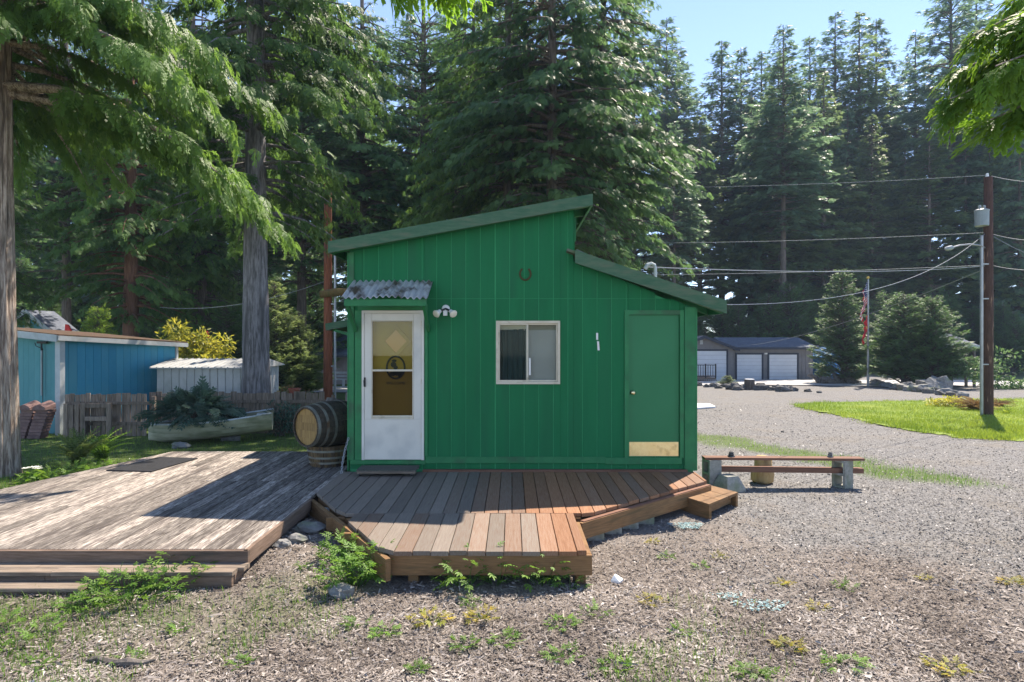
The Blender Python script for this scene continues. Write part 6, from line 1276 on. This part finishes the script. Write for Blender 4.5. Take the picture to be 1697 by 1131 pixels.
# juniper sprawling out of the boat
jr = np.random.RandomState(9); n = 330; base = np.array(bowp+bd*(BLn*0.36)); ph = jr.rand(n)*6.283
L_ = jr.uniform(0.05,1,n); ctr = np.stack([np.cos(ph)*0.85*L_, np.sin(ph)*0.42*L_, 0.60+0.32*(1-L_)+jr.normal(0,0.07,n)],1); ctr = ctr@np.array([[bd.x,bd.y,0],[-bd.y,bd.x,0],[0,0,1]])
X = np.stack([np.cos(ph)*0.9, np.sin(ph)*0.55, 0.05+0.5*(1-L_)-0.35*L_+jr.normal(0,0.2,n)],1); spk = jr.rand(n) < 0.05; X[spk] = np.array([0.1,0,1.0])
jm = inst_mesh('juniper_foliage', SPR[0], SPR[1], ctr, X, np.array([0,0,1.0])+jr.normal(0,0.35,(n,3)), jr.uniform(0.26,0.52,n), np.clip(jr.normal(0.45,0.28,n),0,1), ['leaf_juniper'])
m2 = MB()
for i in range(16): m2.tube([(0.1*math.cos(i),0.05*math.sin(i),0.30), tuple(np.array([0,0,0.25])+0.55*(ctr[i*7]-np.array([0,0,0.25]))), tuple(ctr[i*7])], [0.02,0.015,0.006], 5)
sm = bpy.data.meshes.new('juniper_stems'); sm.from_pydata(m2.v,[],m2.f); sm.materials.append(M_['bark_fir'])
plant('juniper_shrub', sm, jm, Vector((base[0], base[1], gzb)), 'dark blue green juniper sprawling over the side of the boat', 'shrub', parts=('stem','foliage'))

# ================================================================ low plants in the foreground
def weed_tpl():
    """divided leaf: a stalk with five lobed leaflets"""
    v, f = [], []
    def leaflet(p, a, L_, w_):
        d = np.array([math.cos(a), math.sin(a), 0.0]); s_ = np.array([-d[1], d[0], 0])
        o = len(v); v.extend([p, p+d*L_*0.3+s_*w_, p+d*L_*0.55+s_*w_*0.45, p+d*L_*0.7+s_*w_*0.8, p+d*L_+np.array([0,0,-0.05]), p+d*L_*0.7-s_*w_*0.8, p+d*L_*0.55-s_*w_*0.45, p+d*L_*0.3-s_*w_]); f.extend([(o,o+1,o+2),(o+2,o+3,o+4),(o,o+2,o+4),(o,o+4,o+6),(o+4,o+5,o+6),(o,o+6,o+7)])
    for t, a, L_ in ((0.35,0.9,0.34),(0.35,-0.9,0.34),(0.55,0.75,0.38),(0.55,-0.75,0.38),(0.7,0,0.42)): leaflet(np.array([t,0,0.10*t]), a, L_, 0.085)
    o = len(v); v.extend([np.array([0,0.012,0]),np.array([0.72,0.008,0.075]),np.array([0.72,-0.008,0.075]),np.array([0,-0.012,0])]); f.extend([(o,o+1,o+2),(o,o+2,o+3)])
    return np.array(v), np.array(f)
WEED = weed_tpl()
def weed(g, w_, h, n, size, leafm, label, seed, group=None, name='weed_plant', cat='weed'):
    r = np.random.RandomState(seed); ph = r.rand(n)*6.283; rr = np.sqrt(r.rand(n))*w_; p = np.stack([np.cos(ph)*rr, np.sin(ph)*rr*0.7, h*(0.15+0.85*r.rand(n))*(1-0.5*(rr/w_)**2)],1)
    a2_ = ph+r.normal(0,0.9,n); el = r.normal(0.12,0.3,n); X = np.stack([np.cos(a2_)*np.cos(el),np.sin(a2_)*np.cos(el),np.sin(el)],1)
    cm = inst_mesh('leaves', WEED[0], WEED[1], p, X, np.array([0,0,1.0])+r.normal(0,0.3,(n,3)), size*r.uniform(0.6,1.25,n), np.clip(r.normal(0.5,0.28,n),0,1), [leafm])
    m2 = MB(); 
    for i in range(0,n,3): m2.tube([(p[i,0]*0.3,p[i,1]*0.3,-0.02), tuple(p[i]*np.array([0.75,0.75,0.6])), tuple(p[i])], [0.004,0.003,0.002], 3, caps=False)
    sm = bpy.data.meshes.new('stems'); sm.from_pydata(m2.v,[],m2.f); sm.materials.append(M_['leaf_weed'])
    return plant(name, sm, cm, g, label, cat, group, 0, 1.0, ('stem','leaves'))
weed(G(585,972), 0.24, 0.36, 110, 0.115, 'leaf_weed', 'lush green leafy clump at the left corner of the red deck', 1)
weed(G(565,935), 0.20, 0.30, 80, 0.11, 'leaf_weed', 'green leafy clump along the diagonal deck beam', 2)
weed(G(625,960), 0.20, 0.34, 70, 0.115, 'leaf_weed', 'leafy bleeding heart clump in front of the deck post', 3)
weed(G(770,972), 0.22, 0.28, 60, 0.12, 'leaf_weed', 'sparse leafy plant in front of the middle of the deck beam', 4)
weed(G(822,966), 0.20, 0.32, 50, 0.12, 'leaf_weed', 'upright leafy stems below the deck boards', 5)
weed(G(900,968), 0.20, 0.30, 48, 0.12, 'leaf_weed', 'leafy stems beneath the red deck boards', 6)
weed(G(945,975), 0.13, 0.14, 22, 0.08, 'leaf_weed', 'small plant at the right front corner of the deck', 7)
weed(G(215,995), 0.36, 0.27, 170, 0.10, 'leaf_weed', 'feathery green plant in front of the grey deck steps', 8)
weed(G(290,968), 0.28, 0.26, 90, 0.115, 'leaf_weed', 'low spreading green plant at the end of the short step', 9)
weed(G(150,1010), 0.22, 0.16, 45, 0.09, 'leaf_weed', 'low green weed beside the sunken step', 10)
weed(G(20,1060), 0.30, 0.14, 70, 0.09, 'leaf_weed', 'patch of bright weeds at the edge of the litter', 11)
weed(G(120,790), 0.55, 0.20, 120, 0.13, 'leaf_weed', 'lush green ground plant between the near tree and the deck', 12)
weed(G(75,800), 0.30, 0.16, 60, 0.11, 'leaf_weed', 'leafy ground plant beside the white flowers', 13)
weed(G(160,783), 0.40, 0.22, 70, 0.12, 'leaf_weed', 'green ground plant under the ferns', 14)
# white trilliums
tg = G(58,803); tr = thing('white_flower', tg, 'white three-petalled flowers in bright leaves beside the near tree', 'flower'); r = np.random.RandomState(4)
n = 40; ph = r.rand(n)*6.283; el = r.uniform(0.1,0.9,n); X = np.stack([np.cos(ph)*np.cos(el),np.sin(ph)*np.cos(el),np.sin(el)],1)
o = link('leaves', inst_mesh('leaves', LEAF[0], LEAF[1], np.stack([r.normal(0,0.12,n),r.normal(0,0.08,n),r.uniform(0.02,0.14,n)],1), X, np.array([0,0,1.0])+r.normal(0,0.3,(n,3)), r.uniform(0.10,0.18,n), r.rand(n), ['leaf_weed']), tr, tg)
for k in range(7):
    c = np.array([r.normal(0,0.13), r.normal(0,0.07), r.uniform(0.18,0.27)]); ph = np.arange(5)*1.2566+r.rand(); X = np.stack([np.cos(ph),np.sin(ph),np.full(5,0.25)],1)
    link('petals', inst_mesh('petals', LEAF[0], LEAF[1], np.repeat(c[None],5,0), X, np.tile(np.array([0,0,1.0]),(5,1)), np.full(5,0.06), r.rand(5), ['petal']), tr, tg)
# weeds dotted over the litter
sp = [(590,1037,'leaf_weed',.09),(640,1050,'leaf_weed',.12),(715,1030,'leaf_yellow',.16),(780,1000,'leaf_weed',.08),(800,1025,'leaf_yellow',.14),(835,1065,'leaf_weed',.12),(770,1072,'leaf_weed',.1),(930,1037,'leaf_weed',.13),(985,1020,'leaf_weed',.12),(1075,1000,'leaf_yellow',.12),(930,1090,'leaf_weed',.12),(1080,900,'leaf_yellow',.07),(1105,925,'leaf_weed',.08),(1160,940,'leaf_weed',.06),(1295,970,'leaf_yellow',.08),(1310,1075,'leaf_yellow',.1),(1400,975,'leaf_weed',.1),(1400,1105,'leaf_weed',.14),(1250,1120,'leaf_weed',.12),(1575,1115,'leaf_yellow',.14),(1680,970,'leaf_yellow',.12),(1530,960,'leaf_yellow',.05),(1355,1010,'leaf_yellow',.07),(1190,925,'leaf_yellow',.06),(1020,1110,'leaf_weed',.12),(300,1045,'leaf_weed',.08),(215,1095,'leaf_weed',.08),(400,1100,'leaf_weed',.07),(60,1110,'leaf_weed',.12),(690,1110,'leaf_weed',.06),(500,940,'leaf_weed',.07),(1130,1050,'leaf_weed',.07)]
WL = {}
for i, (px, py, lm, w_) in enumerate(sp):
    nm_ = 'green' if lm == 'leaf_weed' else 'yellowing'
    weed(G(px,py), w_*0.8, w_*0.38, int(14+w_*170), 0.05+w_*0.17, lm, f'small {nm_} weed rosette growing in the open litter', 500+i, f'{nm_} weeds dotted over the litter', cat='weed')
# ================================================================ scattered litter, gravel and grass
def in_decks(x, y):
    a = (x > -6.45) & (x < -2.33) & (y > 5.02) & (y < 9.95)
    b2 = (x > -2.34) & (x < 2.52) & (y > 5.25) & (y < 14) & (y > 7.14-(x+2.30)/1.2*1.955) & (y > 6.2+(x-0.68)/1.84*1.58)
    c = (x > -2.3) & (x < 2.53) & (y > 8.3) & (y < 13.3)
    return a | b2 | c
def tpl_chip(): return np.array([[-0.5,-0.5,0],[0.5,-0.35,0.02],[0.5,0.4,0.05],[-0.5,0.5,0.02]]), np.array([(0,1,2),(0,2,3)])
def ground_pts(r, n, y0, y1, pw=1.0):
    """more pieces close by than far off"""
    u = r.rand(n); Y = 1/((1/y0)*(1-u)+(1/y1)*u); X = (r.rand(n)*1.0-0.5)*Y*1.95; return X, Y
def gh(X, Y): return gzv(X, Y)+(vnoise(X, Y, 1.3, 1)-0.5)*0.035+(vnoise(X, Y, 4.1, 2)-0.5)*0.014
r = np.random.RandomState(77)
X, Y = ground_pts(r, 230000, 3.3, 11.0); k = (~in_decks(X,Y)) & (r.rand(len(X)) < 1-0.93*zone_gravel(X,Y)) & (r.rand(len(X)) < 1-0.7*zone_green(X,Y)) & (r.rand(len(X)) < 0.35+1.3*vnoise(X,Y,0.9,70)); X, Y = X[k], Y[k]; n = len(X)
ph = r.rand(n)*6.283; el = r.normal(0,0.22,n); D = np.stack([np.cos(ph)*np.cos(el), np.sin(ph)*np.cos(el), np.sin(el)],1)
ln = (r.gamma(2.2,0.011,n)+0.007)*np.where(r.rand(n) < 0.04, 1.9, 1.0); wd = np.where(r.rand(n) < 0.75, r.uniform(0.0022,0.005,n), r.uniform(0.007,0.017,n)); sz = np.stack([ln, wd, wd],1)
tint = np.clip(r.beta(1.6,1.6,n)*0.85+(vnoise(X,Y,2.2,30)-0.5)*0.5+(r.rand(n) < 0.03)*0.5,0,1)
o = link('bark_litter', inst_mesh('bark_litter', *tpl_chip(), np.stack([X,Y,gh(X,Y)+0.006+r.rand(n)*0.016],1), D, np.array([0,0,1.0])+r.normal(0,0.35,(n,3)), sz, tint, ['litter'])); o['kind'] = 'stuff'; o['label'] = 'dry needles, twigs and bark chips covering the open ground'
TET = np.array([[0.5,0,-0.2],[-0.3,0.45,-0.2],[-0.3,-0.45,-0.2],[0.0,0.05,0.42]]), np.array([(0,1,3),(1,2,3),(2,0,3)])
X, Y = ground_pts(r, 150000, 3.6, 24.0); k = (~in_decks(X,Y)) & (X > -2) & (r.rand(len(X)) < 0.12+0.88*zone_gravel(X,Y)) & (r.rand(len(X)) < 1-0.6*zone_green(X,Y)) & (r.rand(len(X)) < 0.35+1.2*vnoise(X+0.35*Y,Y*0.35,0.8,71)); X, Y = X[k], Y[k]; n = len(X)
ph = r.rand(n)*6.283; sz = r.gamma(3,0.0045,n)+0.007; sz = sz*(1+np.clip(Y-8,0,12)*0.06)
o = link('gravel', inst_mesh('gravel', *TET, np.stack([X,Y,gh(X,Y)+0.003],1), np.stack([np.cos(ph),np.sin(ph),r.normal(0,0.3,n)],1), np.array([0,0,1.0])+r.normal(0,0.4,(n,3)), sz, np.clip(r.beta(2,2,n)*0.9+(r.rand(n) < 0.06)*0.4,0,1), ['gravel_bits'])); o['kind'] = 'stuff'; o['label'] = 'grey crushed gravel of the drive'
def tealpatch(px, py, rx, ry, n, label):
    g = G(px,py); a = r.rand(n)*6.283; q = np.sqrt(r.rand(n)); X, Y = g.x+np.cos(a)*q*rx*(1+0.3*np.sin(3*a)), g.y+np.sin(a)*q*ry*(1+0.3*np.cos(2*a)); ph = r.rand(n)*6.283
    o = link('glass_gravel', inst_mesh('glass_gravel', *tpl_chip(), np.stack([X,Y,gh(X,Y)+0.022+r.rand(n)*0.008],1), np.stack([np.cos(ph),np.sin(ph),r.normal(0,0.15,n)],1), np.array([0,0,1.0])+r.normal(0,0.25,(n,3)), np.stack([r.uniform(0.008,0.02,n)]*2+[np.full(n,0.01)],1), r.rand(n), ['teal_bits'])); tag(o, label, 'gravel'); o['kind'] = 'stuff'
tealpatch(1138, 875, 0.17, 0.16, 420, 'pale teal patch on the ground beside the box step'); tealpatch(1262, 1010, 0.20, 0.13, 170, 'scattered pale teal chips on the open litter'); tealpatch(1205, 992, 0.14, 0.08, 60, 'faint sprinkle of teal chips on the litter')
BLADE = np.array([[0,-0.5,0],[0,0.5,0],[0.25,0.25,0.55],[0.25,-0.25,0.55],[0.7,0,1.0]]), np.array([(0,1,2),(0,2,3),(3,2,4)])
def blades(name, X, Y, h, wd, leafm, label, dz=0.0, tintf=None):
    n = len(X); ph = r.rand(n)*6.283; hh = h*r.uniform(0.5,1.3,n)
    o = link(name, inst_mesh(name, *BLADE, np.stack([X,Y,gh(X,Y)+dz-0.005],1), np.stack([np.cos(ph),np.sin(ph),np.zeros(n)],1), np.tile(np.array([0,0,1.0]),(n,1)), np.stack([hh*r.uniform(0.3,1.0,n), np.full(n,wd), hh],1), np.clip(r.normal(0.5,0.25,n)+(vnoise(X,Y,0.6,50)-0.5)*0.8,0,1), [leafm])); o['kind'] = 'stuff'; o['label'] = label
def in_poly(X, Y, poly):
    c = np.zeros(len(X), bool); j = len(poly)-1
    for i in range(len(poly)):
        xi, yi, xj, yj = poly[i].x, poly[i].y, poly[j].x, poly[j].y
        c ^= ((yi > Y) != (yj > Y)) & (X < (xj-xi)*(Y-yi)/(yj-yi+1e-12)+xi); j = i
    return c
X, Y = ground_pts(r, 420000, 12.5, 27); k = in_poly(X + (vnoise(X,Y,3.0,60)-0.5)*0.9 + r.normal(0,0.12,len(X)), Y + (vnoise(X,Y,3.3,61)-0.5)*0.9 + r.normal(0,0.12,len(X)), LPOLY); blades('lawn_grass', X[k], Y[k], 0.085, 0.011, 'grass', 'bright short grass of the lawn', 0.03)
X, Y = ground_pts(r, 330000, 3.4, 24); zg_ = zone_green(X,Y); k = (~in_decks(X,Y)) & (r.rand(len(X)) < zg_*np.where(X > 0, 0.8, 0.55)*np.where(Y < 6, 0.35, 1)) & ~in_poly(X,Y,LPOLY); blades('rough_grass', X[k], Y[k], 0.075, 0.007, 'grass_shade', 'patchy rough grass and moss')
X = r.uniform(26,60,60000); Y = r.uniform(28,45,60000); k = (zone_green(X,Y) > 0.4); blades('far_grass', X[k], Y[k], 0.16, 0.03, 'grass_shade', 'shaded grass beyond the gazebo')

# ================================================================ summer haze in the air
hz = nodes('haze_air'); m, n, N, L = hz
out = N('ShaderNodeOutputMaterial'); pv = N('ShaderNodeVolumePrincipled'); L(pv.outputs[0], out.inputs['Volume'])
pv.inputs['Color'].default_value = (0.60, 0.78, 1.0, 1); pv.inputs['Density'].default_value = 0.0005; pv.inputs['Anisotropy'].default_value = 0.0
hb_ = MB().box(-425, 465, -65, 905, -3.0, 62).build('haze', 'haze_air'); hb_['kind'] = 'stuff'; hb_['label'] = 'thin blue summer haze filling the air'
